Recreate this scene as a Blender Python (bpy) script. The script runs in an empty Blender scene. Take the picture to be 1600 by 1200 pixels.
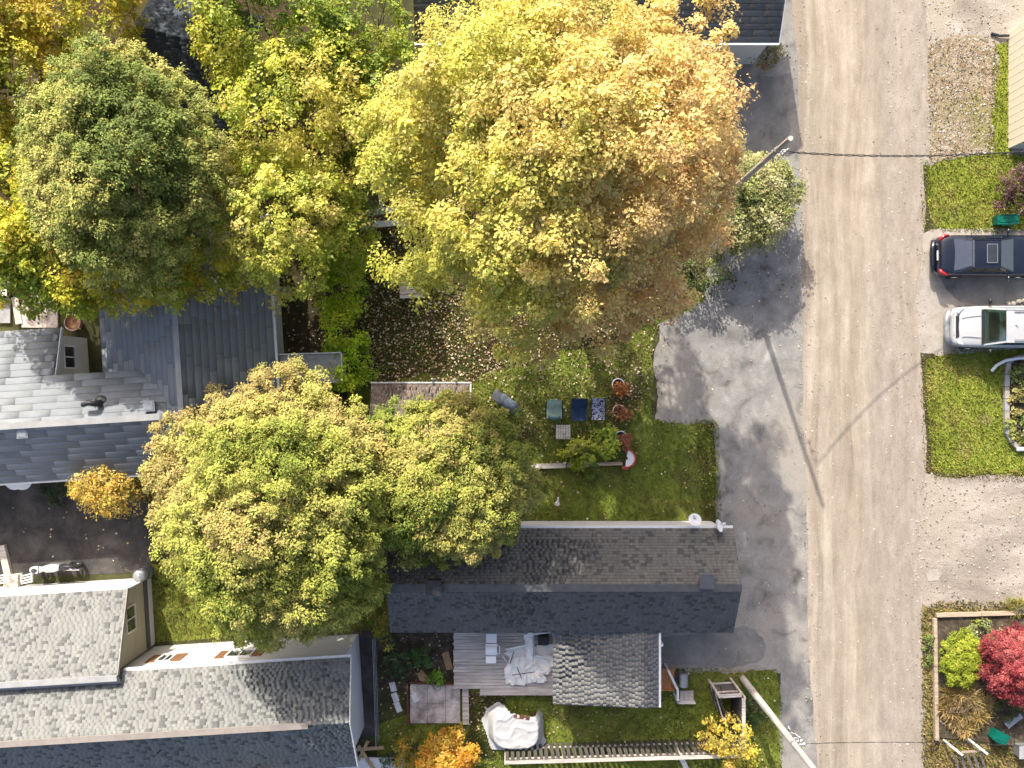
import bpy, math, random
import numpy as np
from mathutils import Vector, Matrix, noise as mnoise

random.seed(7)
rng = np.random.default_rng(11)
SC = bpy.context.scene
COL = SC.collection
R = math.radians

# ------------------------------------------------------------------ camera, sky, sun, exposure
H = 40.0            # drone height above the ground
FPX = 1400.0        # focal length in pixels of a 1600 px wide frame
cam_d = bpy.data.cameras.new('camera')
cam_d.sensor_width = 36.0
cam_d.lens = FPX / 1600.0 * 36.0
cam_d.clip_end = 600.0
cam = bpy.data.objects.new('camera', cam_d)
cam.location = (0, 0, H)
COL.objects.link(cam)
SC.camera = cam

SUN_EL = R(35.0)
sun_h = Vector((-0.318, 0.948, 0)).normalized()          # horizontal direction towards the sun
to_sun = Vector((sun_h.x * math.cos(SUN_EL), sun_h.y * math.cos(SUN_EL), math.sin(SUN_EL)))
world = bpy.data.worlds.new('World')
SC.world = world
world.use_nodes = True
wn = world.node_tree.nodes
wl = world.node_tree.links
wn.clear()
sky = wn.new('ShaderNodeTexSky')
sky.sky_type = 'NISHITA'
sky.sun_disc = False
sky.sun_elevation = SUN_EL
sky.sun_rotation = math.atan2(sun_h.x, sun_h.y)
sky.altitude = 100
sky.air_density = 0.65
sky.dust_density = 4.5
sky.ozone_density = 0.2
bg = wn.new('ShaderNodeBackground')
bg.inputs['Strength'].default_value = 0.15
wo = wn.new('ShaderNodeOutputWorld')
wl.new(sky.outputs[0], bg.inputs[0])
wl.new(bg.outputs[0], wo.inputs[0])

sun_d = bpy.data.lights.new('sun', 'SUN')
sun_d.energy = 3.2
sun_d.angle = R(0.55)
sun_d.color = (1.0, 0.945, 0.845)
sun = bpy.data.objects.new('sun', sun_d)
sun.rotation_euler = to_sun.to_track_quat('Z', 'Y').to_euler()
sun.location = (0, 0, 60)
COL.objects.link(sun)

SC.view_settings.view_transform = 'Standard'
SC.view_settings.look = 'None'
SC.view_settings.exposure = 1.1
SC.view_settings.gamma = 1.0
SC.view_settings.use_curve_mapping = False
SC.cycles.max_bounces = 6
SC.cycles.transparent_max_bounces = 8
SC.cycles.use_denoising = True

# ------------------------------------------------------------------ helpers
def P(px, py, z=0.0):
    """the point at height z that the drone's frame shows at photo pixel px, py"""
    s = FPX / (H - z)
    return Vector(((px - 800.0) / s, (600.0 - py) / s, z))

def tag(o, label=None, cat=None, group=None, kind=None):
    if label: o['label'] = label
    if cat: o['category'] = cat
    if group: o['group'] = group
    if kind: o['kind'] = kind
    return o

def thing(name, label, cat, loc=(0, 0, 0), group=None, rz=0.0):
    o = bpy.data.objects.new(name, None)
    o.empty_display_size = 0.3
    o.location = loc
    o.rotation_euler = (0, 0, rz)
    COL.objects.link(o)
    return tag(o, label, cat, group)

def root_of(o):
    while o.parent: o = o.parent
    return o

def link_obj(name, me, parent=None, origin=None):
    o = bpy.data.objects.new(name, me)
    COL.objects.link(o)
    if parent is not None: o.parent = parent
    elif origin is not None: o.location = origin
    return o

class MB:
    """collects shapes; build() links them as one mesh object"""
    def __init__(self): self.v = []; self.f = []
    def add(self, vs, fs):
        b = len(self.v)
        self.v += [tuple(p) for p in vs]
        self.f += [tuple(b + i for i in f) for f in fs]
        return self
    def box(self, c, s, rz=0.0, tilt=None):
        x, y, z = s[0] / 2, s[1] / 2, s[2] / 2
        pts = [Vector(p) for p in ((-x,-y,-z),(x,-y,-z),(x,y,-z),(-x,y,-z),(-x,-y,z),(x,-y,z),(x,y,z),(-x,y,z))]
        m = Matrix.Rotation(rz, 3, 'Z')
        if tilt: m = m @ Matrix.Rotation(tilt[1], 3, tilt[0])
        c = Vector(c)
        return self.add([c + m @ p for p in pts], [(0,3,2,1),(4,5,6,7),(0,1,5,4),(1,2,6,5),(2,3,7,6),(3,0,4,7)])
    def beam(self, a, b, w, h, up=(0, 0, 1)):
        a, b, up = Vector(a), Vector(b), Vector(up)
        d = (b - a).normalized()
        s = d.cross(up)
        if s.length < 1e-4: s = d.cross(Vector((1, 0, 0)))
        s.normalize()
        t = s.cross(d).normalized()
        s *= w / 2; t *= h / 2
        return self.add([a-s-t, a+s-t, a+s+t, a-s+t, b-s-t, b+s-t, b+s+t, b-s+t],
                        [(3,2,1,0),(4,5,6,7),(0,1,5,4),(1,2,6,5),(2,3,7,6),(3,0,4,7)])
    def tube(self, pts, rad, n=8, cap=True):
        pts = [Vector(p) for p in pts]
        if not hasattr(rad, '__len__'): rad = [rad] * len(pts)
        ref = Vector((0.31, 0.17, 0.93))
        vs, fs = [], []
        for i, p in enumerate(pts):
            d = (pts[min(i + 1, len(pts) - 1)] - pts[max(i - 1, 0)]).normalized()
            s = d.cross(ref)
            if s.length < 0.05: s = d.cross(Vector((1, 0, 0)))
            s.normalize(); t = d.cross(s)
            for k in range(n):
                a = 2 * math.pi * k / n
                vs.append(p + (s * math.cos(a) + t * math.sin(a)) * rad[i])
        for i in range(len(pts) - 1):
            for k in range(n):
                fs.append((i*n+k, i*n+(k+1) % n, (i+1)*n+(k+1) % n, (i+1)*n+k))
        if cap:
            fs.append(tuple(range(n - 1, -1, -1)))
            fs.append(tuple((len(pts)-1)*n + k for k in range(n)))
        return self.add(vs, fs)
    def cyl(self, c, r, h, n=16, r2=None):
        c = Vector(c)
        return self.tube([c, c + Vector((0, 0, h))], [r, r if r2 is None else r2], n)
    def lathe(self, c, prof, n=20):
        c = Vector(c); vs = []; fs = []
        for r, z in prof:
            for k in range(n):
                a = 2 * math.pi * k / n
                vs.append(c + Vector((r * math.cos(a), r * math.sin(a), z)))
        for i in range(len(prof) - 1):
            for k in range(n):
                fs.append((i*n+k, i*n+(k+1) % n, (i+1)*n+(k+1) % n, (i+1)*n+k))
        return self.add(vs, fs)
    def torus(self, c, r, t, n=24, m=8, normal=None):
        c = Vector(c)
        q = Vector(normal).to_track_quat('Z', 'Y') if normal else None
        vs, fs = [], []
        for i in range(n):
            a = 2 * math.pi * i / n
            for k in range(m):
                b = 2 * math.pi * k / m
                p = Vector(((r + t * math.cos(b)) * math.cos(a), (r + t * math.cos(b)) * math.sin(a), t * math.sin(b)))
                vs.append(c + (q @ p if q else p))
        for i in range(n):
            for k in range(m):
                fs.append((i*m+k, ((i+1) % n)*m+k, ((i+1) % n)*m+(k+1) % m, i*m+(k+1) % m))
        return self.add(vs, fs)
    def prism(self, poly, z0, z1):
        n = len(poly)
        vs = [(p[0], p[1], z0) for p in poly] + [(p[0], p[1], z1) for p in poly]
        fs = [tuple(range(n - 1, -1, -1)), tuple(range(n, 2 * n))]
        fs += [(i, (i+1) % n, n + (i+1) % n, n + i) for i in range(n)]
        return self.add(vs, fs)
    def extrude(self, poly, vec):
        n = len(poly); vec = Vector(vec)
        vs = [Vector(p) for p in poly] + [Vector(p) + vec for p in poly]
        fs = [tuple(range(n - 1, -1, -1)), tuple(range(n, 2 * n))]
        fs += [(i, (i+1) % n, n + (i+1) % n, n + i) for i in range(n)]
        return self.add(vs, fs)
    def build(self, name, mat, parent=None, origin=None, smooth=False, sharp=None, local=False):
        """vertices are in world space unless local; a child sits at its root's origin"""
        off = Vector((0, 0, 0))
        if parent is not None and not local: off = Vector(root_of(parent).location)
        elif origin is not None: off = Vector(origin)
        me = bpy.data.meshes.new(name)
        me.from_pydata([(p[0]-off.x, p[1]-off.y, p[2]-off.z) for p in self.v], [], self.f)
        if mat: me.materials.append(mat)
        if smooth or sharp:
            me.polygons.foreach_set('use_smooth', [True] * len(me.polygons))
            if sharp: me.set_sharp_from_angle(angle=sharp)
        me.update()
        return link_obj(name, me, parent, off if parent is None else None)

def np_mesh(name, V, F, mat, tint=None, smooth=False):
    me = bpy.data.meshes.new(name)
    V = np.ascontiguousarray(V, dtype=np.float32); F = np.ascontiguousarray(F, dtype=np.int32)
    k = F.shape[1]
    me.vertices.add(len(V)); me.vertices.foreach_set('co', V.ravel())
    me.loops.add(F.size); me.loops.foreach_set('vertex_index', F.ravel())
    me.polygons.add(len(F)); me.polygons.foreach_set('loop_start', np.arange(len(F), dtype=np.int32) * k)
    if smooth: me.polygons.foreach_set('use_smooth', np.ones(len(F), dtype=bool))
    if tint is not None:
        at = me.color_attributes.new('tint', 'FLOAT_COLOR', 'POINT')
        c = np.ones((len(V), 4), dtype=np.float32); c[:, :3] = tint
        at.data.foreach_set('color', c.ravel())
    me.update(calc_edges=True)
    if mat: me.materials.append(mat)
    return me

# ------------------------------------------------------------------ materials
def new_mat(name):
    m = bpy.data.materials.new(name); m.use_nodes = True
    return m, m.node_tree.nodes, m.node_tree.links, m.node_tree.nodes['Principled BSDF']

def coord(n, l, scale=(1, 1, 1), rot=0.0):
    tc = n.new('ShaderNodeTexCoord'); mp = n.new('ShaderNodeMapping')
    mp.inputs['Scale'].default_value = scale
    mp.inputs['Rotation'].default_value = (0, 0, rot)
    l.new(tc.outputs['Object'], mp.inputs[0])
    return mp.outputs[0]

def noise_tex(n, l, vec, scale, detail=4, rough=0.6, dist=0.0):
    t = n.new('ShaderNodeTexNoise')
    t.inputs['Scale'].default_value = scale; t.inputs['Detail'].default_value = detail
    t.inputs['Roughness'].default_value = rough; t.inputs['Distortion'].default_value = dist
    l.new(vec, t.inputs['Vector'])
    return t.outputs['Fac']

def ramp(n, l, fac, stops):
    r = n.new('ShaderNodeValToRGB')
    e = r.color_ramp.elements
    while len(e) < len(stops): e.new(0.5)
    for i, (p, c) in enumerate(stops):
        e[i].position = p; e[i].color = (*c, 1)
    l.new(fac, r.inputs[0])
    return r.outputs[0]

def mixc(n, l, fac, a, b, mode='MIX'):
    m = n.new('ShaderNodeMix'); m.data_type = 'RGBA'; m.blend_type = mode
    for sock, val in ((m.inputs['Factor'], fac), (m.inputs['A'], a), (m.inputs['B'], b)):
        pass
    def put(s, v):
        if hasattr(v, 'is_linked') or hasattr(v, 'links'): l.new(v, s)
        elif isinstance(v, (int, float)): s.default_value = v
        else: s.default_value = (*v, 1)
    put(m.inputs[0], fac); put(m.inputs[6], a); put(m.inputs[7], b)
    return m.outputs[2]

def bump(n, l, p, h, strength=0.4, dist=0.02):
    b = n.new('ShaderNodeBump')
    b.inputs['Strength'].default_value = strength; b.inputs['Distance'].default_value = dist
    l.new(h, b.inputs['Height']); l.new(b.outputs[0], p.inputs['Normal'])

def plain(name, col, rough=0.7, var=0.18, scale=3.0, bscale=30.0, bstr=0.2, metal=0.0, spec=0.4, stretch=(1, 1, 1), col2=None, coat=0.0):
    m, n, l, p = new_mat(name)
    v = coord(n, l, stretch)
    f = noise_tex(n, l, v, scale, 5, 0.65)
    lo = tuple(max(0, c * (1 - var * 1.6)) for c in col) if col2 is None else col2
    hi = tuple(c * (1 + var) for c in col)
    l.new(ramp(n, l, f, [(0.3, lo), (0.68, hi)]), p.inputs['Base Color'])
    p.inputs['Roughness'].default_value = rough; p.inputs['Metallic'].default_value = metal
    p.inputs['Specular IOR Level'].default_value = spec
    p.inputs['Coat Weight'].default_value = coat
    if bstr: bump(n, l, p, noise_tex(n, l, v, bscale, 4), bstr, 0.01)
    return m

def tinted(name, rough=0.85, bscale=60.0, bstr=0.3, var=0.18, patch=1.2, spec=0.3):
    m, n, l, p = new_mat(name)
    at = n.new('ShaderNodeAttribute'); at.attribute_name = 'tint'
    v = coord(n, l)
    f = noise_tex(n, l, v, bscale, 3)
    g = noise_tex(n, l, v, patch, 4)
    c1 = mixc(n, l, 1.0, at.outputs['Color'], ramp(n, l, f, [(0.25, (1-var,)*3), (0.75, (1+var,)*3)]), 'MULTIPLY')
    c2 = mixc(n, l, 1.0, c1, ramp(n, l, g, [(0.3, (0.86, 0.86, 0.86)), (0.7, (1.1, 1.1, 1.08))]), 'MULTIPLY')
    l.new(c2, p.inputs['Base Color'])
    p.inputs['Roughness'].default_value = rough
    p.inputs['Specular IOR Level'].default_value = spec
    bump(n, l, p, f, bstr, 0.01)
    return m

def leaf_mat(name, trans=0.45, rough=0.45, spec=0.45):
    m, n, l, p = new_mat(name)
    at = n.new('ShaderNodeAttribute'); at.attribute_name = 'tint'
    l.new(at.outputs['Color'], p.inputs['Base Color'])
    p.inputs['Roughness'].default_value = rough; p.inputs['Specular IOR Level'].default_value = spec
    tr = n.new('ShaderNodeBsdfTranslucent')
    g = n.new('ShaderNodeGamma'); g.inputs[1].default_value = 1.05
    l.new(at.outputs['Color'], g.inputs[0]); l.new(g.outputs[0], tr.inputs[0])
    mx = n.new('ShaderNodeMixShader'); mx.inputs[0].default_value = trans
    l.new(p.outputs[0], mx.inputs[1]); l.new(tr.outputs[0], mx.inputs[2])
    l.new(mx.outputs[0], n['Material Output'].inputs[0])
    return m

def ground_mat(name, stops, scale=1.2, fine=18.0, fvar=0.35, bstr=0.5, stretch=(1, 1, 1), rough=0.95, big=None, cracks=0.0):
    """stops: colour ramp over a broad noise, multiplied by a fine grain"""
    m, n, l, p = new_mat(name)
    v = coord(n, l, stretch)
    v0 = coord(n, l)
    f = noise_tex(n, l, v, scale, 8, 0.65, 0.4)
    c = ramp(n, l, f, stops)
    if big:
        b = noise_tex(n, l, v0, big[0], 3, 0.5, 0.3)
        c = mixc(n, l, ramp(n, l, b, [(big[2], (0, 0, 0)), (big[3], (1, 1, 1))]), c, big[1])
    g = noise_tex(n, l, v0, fine, 6, 0.75)
    c = mixc(n, l, 1.0, c, ramp(n, l, g, [(0.25, (1 - fvar,) * 3), (0.75, (1 + fvar,) * 3)]), 'MULTIPLY')
    if cracks:
        wv = n.new('ShaderNodeVectorMath'); wv.operation = 'MULTIPLY_ADD'
        nz = n.new('ShaderNodeTexNoise'); nz.inputs['Scale'].default_value = 1.3; nz.inputs['Detail'].default_value = 5; l.new(v0, nz.inputs['Vector'])
        l.new(nz.outputs['Color'], wv.inputs[0]); wv.inputs[1].default_value = (1.4, 1.4, 0); l.new(v0, wv.inputs[2])
        vo = n.new('ShaderNodeTexVoronoi'); vo.feature = 'DISTANCE_TO_EDGE'; vo.inputs['Scale'].default_value = 0.42; l.new(wv.outputs[0], vo.inputs['Vector'])
        c = mixc(n, l, ramp(n, l, vo.outputs['Distance'], [(0.0, (cracks,) * 3), (0.022, (0, 0, 0))]), c, (0.05, 0.047, 0.042))
        st = noise_tex(n, l, v0, 1.1, 4, 0.55, 0.8)
        c = mixc(n, l, 1.0, c, ramp(n, l, st, [(0.28, (0.66, 0.66, 0.67)), (0.42, (1, 1, 1)), (0.64, (1, 1, 1)), (0.76, (1.22, 1.2, 1.17))]), 'MULTIPLY')
    l.new(c, p.inputs['Base Color'])
    p.inputs['Roughness'].default_value = rough; p.inputs['Specular IOR Level'].default_value = 0.15
    bump(n, l, p, g, bstr, 0.03)
    return m

def road_mat():
    m, n, l, p = new_mat('dirt_road')
    v0 = coord(n, l)
    # wandering tracks: push x about by a slow noise along the road
    wn_ = noise_tex(n, l, coord(n, l, (0.3, 0.09, 1)), 1.0, 3, 0.5)
    def wander(sc, amt):
        vm = n.new('ShaderNodeVectorMath'); vm.operation = 'MULTIPLY_ADD'
        cb = n.new('ShaderNodeCombineXYZ'); l.new(wn_, cb.inputs[0])
        l.new(cb.outputs[0], vm.inputs[0]); vm.inputs[1].default_value = (amt, 0, 0); l.new(coord(n, l, sc), vm.inputs[2])
        return vm.outputs[0]
    vs = wander((1.0, 0.05, 1.0), 1.6)
    streak = noise_tex(n, l, vs, 1.6, 7, 0.66, 0.35)
    streak2 = noise_tex(n, l, wander((1, 0.04, 1), 1.2), 4.0, 6, 0.7, 0.4)
    patch = noise_tex(n, l, v0, 0.4, 7, 0.65, 0.6)
    mott = noise_tex(n, l, coord(n, l, (1, 0.35, 1)), 2.6, 8, 0.75, 0.3)
    c = ramp(n, l, streak, [(0.33, (0.245, 0.207, 0.163)), (0.5, (0.325, 0.28, 0.225)), (0.68, (0.42, 0.368, 0.303))])
    c = mixc(n, l, 1.0, c, ramp(n, l, streak2, [(0.3, (0.91, 0.905, 0.90)), (0.7, (1.08, 1.08, 1.08))]), 'MULTIPLY')
    c = mixc(n, l, 1.0, c, ramp(n, l, patch, [(0.3, (0.86, 0.84, 0.82)), (0.7, (1.1, 1.1, 1.1))]), 'MULTIPLY')
    c = mixc(n, l, 1.0, c, ramp(n, l, mott, [(0.32, (0.86, 0.85, 0.84)), (0.68, (1.12, 1.12, 1.12))]), 'MULTIPLY')
    # loose grey gravel that traffic throws to the verges, with a paler wheel line beside it
    tc = n.new('ShaderNodeTexCoord'); sx = n.new('ShaderNodeSeparateXYZ'); l.new(tc.outputs['Object'], sx.inputs[0])
    def wob(scale, amp):
        ad = n.new('ShaderNodeMath'); ad.operation = 'MULTIPLY_ADD'
        l.new(noise_tex(n, l, coord(n, l, scale), 1.0, 7, 0.7), ad.inputs[0]); ad.inputs[1].default_value = amp; l.new(sx.outputs[0], ad.inputs[2])
        return ad.outputs[0]
    def band(x, stops):
        mr = n.new('ShaderNodeMapRange'); l.new(x, mr.inputs[0]); mr.inputs[1].default_value = 10.0; mr.inputs[2].default_value = 21.0
        return ramp(n, l, mr.outputs[0], [((q - 10.0) / 11.0, (w, w, w)) for q, w in stops])
    c = mixc(n, l, band(wob((0.7, 0.10, 1), 2.4), [(16.6, 0), (17.9, .85), (18.9, .55), (19.6, .9)]), c, mixc(n, l, ramp(n, l, mott, [(0.35, (0, 0, 0)), (0.65, (1, 1, 1))]), (0.235, 0.20, 0.165), (0.34, 0.30, 0.255)))
    c = mixc(n, l, band(wob((0.9, 0.12, 1), 1.6), [(13.4, .8), (14.1, 0)]), c, (0.30, 0.255, 0.205))
    fine = noise_tex(n, l, v0, 26, 8, 0.8)
    c = mixc(n, l, 1.0, c, ramp(n, l, fine, [(0.28, (0.72, 0.71, 0.70)), (0.72, (1.24, 1.24, 1.24))]), 'MULTIPLY')
    vo = n.new('ShaderNodeTexVoronoi'); vo.inputs['Scale'].default_value = 7.0; l.new(v0, vo.inputs['Vector'])
    c = mixc(n, l, ramp(n, l, vo.outputs['Distance'], [(0.03, (1, 1, 1)), (0.12, (0, 0, 0))]), c, (0.5, 0.46, 0.41))
    l.new(c, p.inputs['Base Color']); p.inputs['Roughness'].default_value = 0.96; p.inputs['Specular IOR Level'].default_value = 0.1
    bump(n, l, p, fine, 0.45, 0.03)
    return m

def glass_mat(name, tintc=(0.55, 0.68, 0.66), mixv=0.22):
    m, n, l, p = new_mat(name)
    tr = n.new('ShaderNodeBsdfTransparent'); tr.inputs[0].default_value = (*tintc, 1)
    gl = n.new('ShaderNodeBsdfGlossy'); gl.inputs['Roughness'].default_value = 0.05
    mx = n.new('ShaderNodeMixShader'); mx.inputs[0].default_value = mixv
    l.new(tr.outputs[0], mx.inputs[1]); l.new(gl.outputs[0], mx.inputs[2])
    l.new(mx.outputs[0], n['Material Output'].inputs[0])
    return m

def pattern_mat():
    m, n, l, p = new_mat('patterned_fabric')
    v = coord(n, l, (1, 1, 1))
    f = noise_tex(n, l, v, 7.0, 2, 0.4, 2.2)
    l.new(ramp(n, l, f, [(0.50, (0.62, 0.60, 0.66)), (0.53, (0.03, 0.03, 0.05))]), p.inputs['Base Color'])
    p.inputs['Roughness'].default_value = 0.9
    return m

def wood(name, col, col2, along='x', rough=0.85):
    st = {'x': (0.12, 1.6, 1), 'y': (1.6, 0.12, 1), 'z': (1.4, 1.4, 0.12)}[along]
    return plain(name, col, rough, 0.22, 9.0, 22.0, 0.35, stretch=st, col2=col2, spec=0.2)

M = {}
M['road'] = road_mat()
M['ground'] = ground_mat('rough_ground', [(0.3, (0.035, 0.03, 0.018)), (0.5, (0.06, 0.06, 0.025)), (0.7, (0.10, 0.105, 0.04))], 1.1, 22, 0.5)
M['lawn_shade'] = ground_mat('lawn_turf_shaded', [(0.3, (0.09, 0.105, 0.022)), (0.5, (0.17, 0.21, 0.036)), (0.7, (0.26, 0.28, 0.05))], 1.6, 26, 0.5, 0.8,  # turf with shade put into its colour, for the lawns under trees
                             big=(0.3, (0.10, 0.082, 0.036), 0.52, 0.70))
M['lawn_sun'] = ground_mat('lawn_turf_sunlit', [(0.3, (0.12, 0.15, 0.022)), (0.5, (0.20, 0.24, 0.032)), (0.7, (0.29, 0.30, 0.055))], 2.0, 24, 0.5, 0.8,  # lighter copy of the turf, sunlight put into its colour
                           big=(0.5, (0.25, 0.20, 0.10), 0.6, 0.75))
M['litter_ground'] = ground_mat('leafy_soil', [(0.3, (0.032, 0.022, 0.013)), (0.5, (0.062, 0.045, 0.025)), (0.7, (0.10, 0.075, 0.042))], 2.2, 20, 0.6, 0.9,
                                big=(0.35, (0.05, 0.06, 0.018), 0.5, 0.68))
M['asphalt'] = ground_mat('old_asphalt', [(0.3, (0.17, 0.162, 0.15)), (0.5, (0.245, 0.233, 0.215)), (0.7, (0.335, 0.317, 0.29))], 1.1, 30, 0.35, 0.35,
                          big=(0.22, (0.31, 0.28, 0.24), 0.5, 0.7), cracks=0.16)
M['asphalt_dark'] = ground_mat('fresh_asphalt', [(0.3, (0.085, 0.082, 0.078)), (0.5, (0.13, 0.125, 0.115)), (0.7, (0.19, 0.18, 0.165))], 0.8, 38, 0.3, 0.3)
M['asphalt_grey'] = ground_mat('worn_grey_asphalt', [(0.3, (0.15, 0.145, 0.135)), (0.5, (0.205, 0.196, 0.182)), (0.7, (0.265, 0.25, 0.23))], 0.9, 38, 0.25, 0.3, cracks=0.14)
M['yard'] = ground_mat('packed_yard', [(0.3, (0.035, 0.033, 0.034)), (0.5, (0.07, 0.064, 0.06)), (0.7, (0.125, 0.112, 0.10))], 0.8, 20, 0.35, 0.5)
M['gravel'] = ground_mat('gravel_drive', [(0.3, (0.20, 0.172, 0.14)), (0.5, (0.285, 0.247, 0.205)), (0.7, (0.43, 0.385, 0.33))], 0.6, 18, 0.4, 0.6,
                         stretch=(0.45, 1.3, 1), big=(0.3, (0.34, 0.295, 0.235), 0.5, 0.66))
M['gravel_weedy'] = ground_mat('weedy_gravel', [(0.3, (0.17, 0.125, 0.072)), (0.5, (0.27, 0.215, 0.145)), (0.7, (0.36, 0.31, 0.235))], 2.4, 16, 0.5, 0.8,
                               big=(0.45, (0.20, 0.185, 0.07), 0.5, 0.68))
M['concrete'] = ground_mat('pale_concrete', [(0.3, (0.25, 0.225, 0.19)), (0.6, (0.37, 0.335, 0.29)), (0.8, (0.44, 0.41, 0.36))], 1.5, 26, 0.25, 0.3)
M['soil'] = ground_mat('garden_soil', [(0.3, (0.03, 0.022, 0.015)), (0.5, (0.07, 0.055, 0.038)), (0.7, (0.14, 0.12, 0.085))], 2.2, 22, 0.5, 0.8)
M['dry'] = ground_mat('dry_turf', [(0.3, (0.16, 0.12, 0.05)), (0.5, (0.26, 0.205, 0.09)), (0.7, (0.30, 0.27, 0.09))], 2.2, 24, 0.5, 0.8)
M['shingle'] = tinted('shingle_granules')
M['leaf'] = leaf_mat('broad_leaf')
M['needle'] = leaf_mat('conifer_spray', 0.22, 0.6, 0.25)
M['grass'] = leaf_mat('grass_blade', 0.3, 0.6, 0.2)
M['fallen'] = leaf_mat('fallen_leaf', 0.1, 0.8, 0.2)
M['stone'] = tinted('loose_stone', 0.9, 30, 0.3)
M['bark'] = plain('bark', (0.13, 0.105, 0.085), 0.95, 0.35, 9, 24, 0.8, stretch=(1.5, 1.5, 0.3))
M['bark_pale'] = plain('pale_bark', (0.24, 0.21, 0.18), 0.95, 0.3, 9, 24, 0.7, stretch=(1.5, 1.5, 0.3))
M['white_siding'] = plain('white_siding', (0.60, 0.59, 0.575), 0.6, 0.07, 1.2, 8, 0.1, stretch=(0.3, 0.3, 6))
M['beige_siding'] = plain('beige_siding', (0.42, 0.37, 0.26), 0.7, 0.08, 2, 8, 0.1, stretch=(0.3, 0.3, 6))
M['cream_board'] = plain('cream_board', (0.66, 0.58, 0.45), 0.65, 0.07, 3, 20, 0.1, stretch=(1, 1, 0.2))
M['white'] = plain('white_paint', (0.78, 0.78, 0.77), 0.5, 0.06, 4, 30, 0.08)
M['white_worn'] = plain('worn_white_paint', (0.62, 0.62, 0.60), 0.7, 0.15, 6, 30, 0.2)
M['white_plastic'] = plain('white_plastic', (0.8, 0.8, 0.8), 0.35, 0.03, 5, 30, 0.03)
M['tarp'] = plain('white_tarp', (0.47, 0.465, 0.46), 0.45, 0.08, 3, 14, 0.35)
M['metal_grey'] = plain('grey_metal', (0.35, 0.36, 0.37), 0.45, 0.12, 6, 40, 0.08, metal=0.6)
M['metal_dark'] = plain('dark_metal', (0.035, 0.036, 0.04), 0.5, 0.2, 8, 40, 0.1, metal=0.3)
M['chrome'] = plain('chrome', (0.7, 0.7, 0.72), 0.15, 0.05, 8, 40, 0.0, metal=1.0)
M['flash'] = plain('brown_flashing', (0.27, 0.235, 0.205), 0.6, 0.12, 2, 20, 0.1)
M['flash_grey'] = plain('grey_flashing', (0.33, 0.33, 0.32), 0.6, 0.1, 2, 20, 0.1)
M['brown_trim'] = plain('brown_shutter', (0.24, 0.12, 0.06), 0.7, 0.15, 6, 30, 0.1)
M['dark_band'] = plain('dark_band', (0.10, 0.085, 0.075), 0.7, 0.15, 4, 20, 0.1)
M['pane'] = plain('window_pane', (0.03, 0.035, 0.04), 0.06, 0.2, 2, 10, 0.0, spec=0.9)
M['glass'] = glass_mat('car_glass')
M['glass_dark'] = glass_mat('tinted_car_glass', (0.38, 0.46, 0.50), 0.3)
M['black_paint'] = plain('black_car_paint', (0.008, 0.011, 0.02), 0.16, 0.1, 2, 40, 0.0, spec=0.6, coat=0.6)
M['white_paint_car'] = plain('white_car_paint', (0.40, 0.405, 0.41), 0.25, 0.04, 2, 40, 0.0, spec=0.5, coat=0.5)
M['rubber'] = plain('rubber', (0.018, 0.018, 0.018), 0.85, 0.2, 6, 40, 0.1)
M['black_plastic'] = plain('black_plastic', (0.02, 0.02, 0.022), 0.5, 0.2, 6, 40, 0.1)
M['red_lens'] = plain('red_lens', (0.30, 0.015, 0.015), 0.15, 0.1, 5, 40, 0.0, spec=0.7)
M['clear_lens'] = plain('clear_lens', (0.6, 0.62, 0.64), 0.1, 0.1, 5, 40, 0.0, spec=0.8)
M['seat_pale'] = plain('pale_upholstery', (0.40, 0.42, 0.38), 0.85, 0.12, 6, 40, 0.2)
M['seat_dark'] = plain('dark_upholstery', (0.09, 0.09, 0.095), 0.85, 0.12, 6, 40, 0.2)
M['deck'] = wood('weathered_deck', (0.54, 0.49, 0.44), (0.27, 0.235, 0.205), 'x')
M['sheet_white'] = plain('white_sheeting', (0.80, 0.78, 0.74), 0.6, 0.06, 3, 14, 0.3)
M['deck_dark'] = wood('dark_weathered_board', (0.13, 0.115, 0.11), (0.045, 0.04, 0.04), 'z')
M['fence_wood'] = wood('grey_fence_board', (0.125, 0.11, 0.10), (0.045, 0.04, 0.037), 'z')
M['rail_pale'] = wood('pale_rail', (0.52, 0.47, 0.41), (0.30, 0.26, 0.22), 'x')
M['timber'] = wood('landscape_timber', (0.40, 0.32, 0.235), (0.22, 0.17, 0.12), 'x')
M['orange_wood'] = wood('stained_board', (0.42, 0.20, 0.085), (0.25, 0.11, 0.05), 'y')
M['pole_wood'] = wood('utility_pole_wood', (0.52, 0.475, 0.42), (0.25, 0.215, 0.18), 'z')
M['plank_brown'] = wood('brown_plank', (0.38, 0.26, 0.15), (0.2, 0.13, 0.07), 'y')
M['rust'] = plain('rusty_metal', (0.13, 0.055, 0.03), 0.9, 0.4, 8, 30, 0.4)
M['slab'] = plain('mottled_slab', (0.54, 0.48, 0.44), 0.9, 0.2, 2.0, 20, 0.4, col2=(0.15, 0.12, 0.105))
M['slab_plain'] = plain('concrete_slab', (0.30, 0.30, 0.30), 0.9, 0.15, 3, 20, 0.3)
M['blue_fabric'] = plain('navy_fabric', (0.03, 0.065, 0.13), 0.9, 0.25, 7, 60, 0.3)
M['green_fabric'] = plain('pale_green_fabric', (0.50, 0.62, 0.48), 0.9, 0.15, 5, 60, 0.3)
M['teal_fabric'] = plain('teal_fabric', (0.07, 0.16, 0.19), 0.9, 0.15, 5, 60, 0.3)
M['slate_cover'] = plain('slate_grill_cover', (0.13, 0.165, 0.21), 0.6, 0.25, 4, 16, 0.4)
M['pattern'] = pattern_mat()
M['green_plastic'] = plain('green_plastic', (0.0, 0.11, 0.075), 0.45, 0.12, 5, 30, 0.05)
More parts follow.
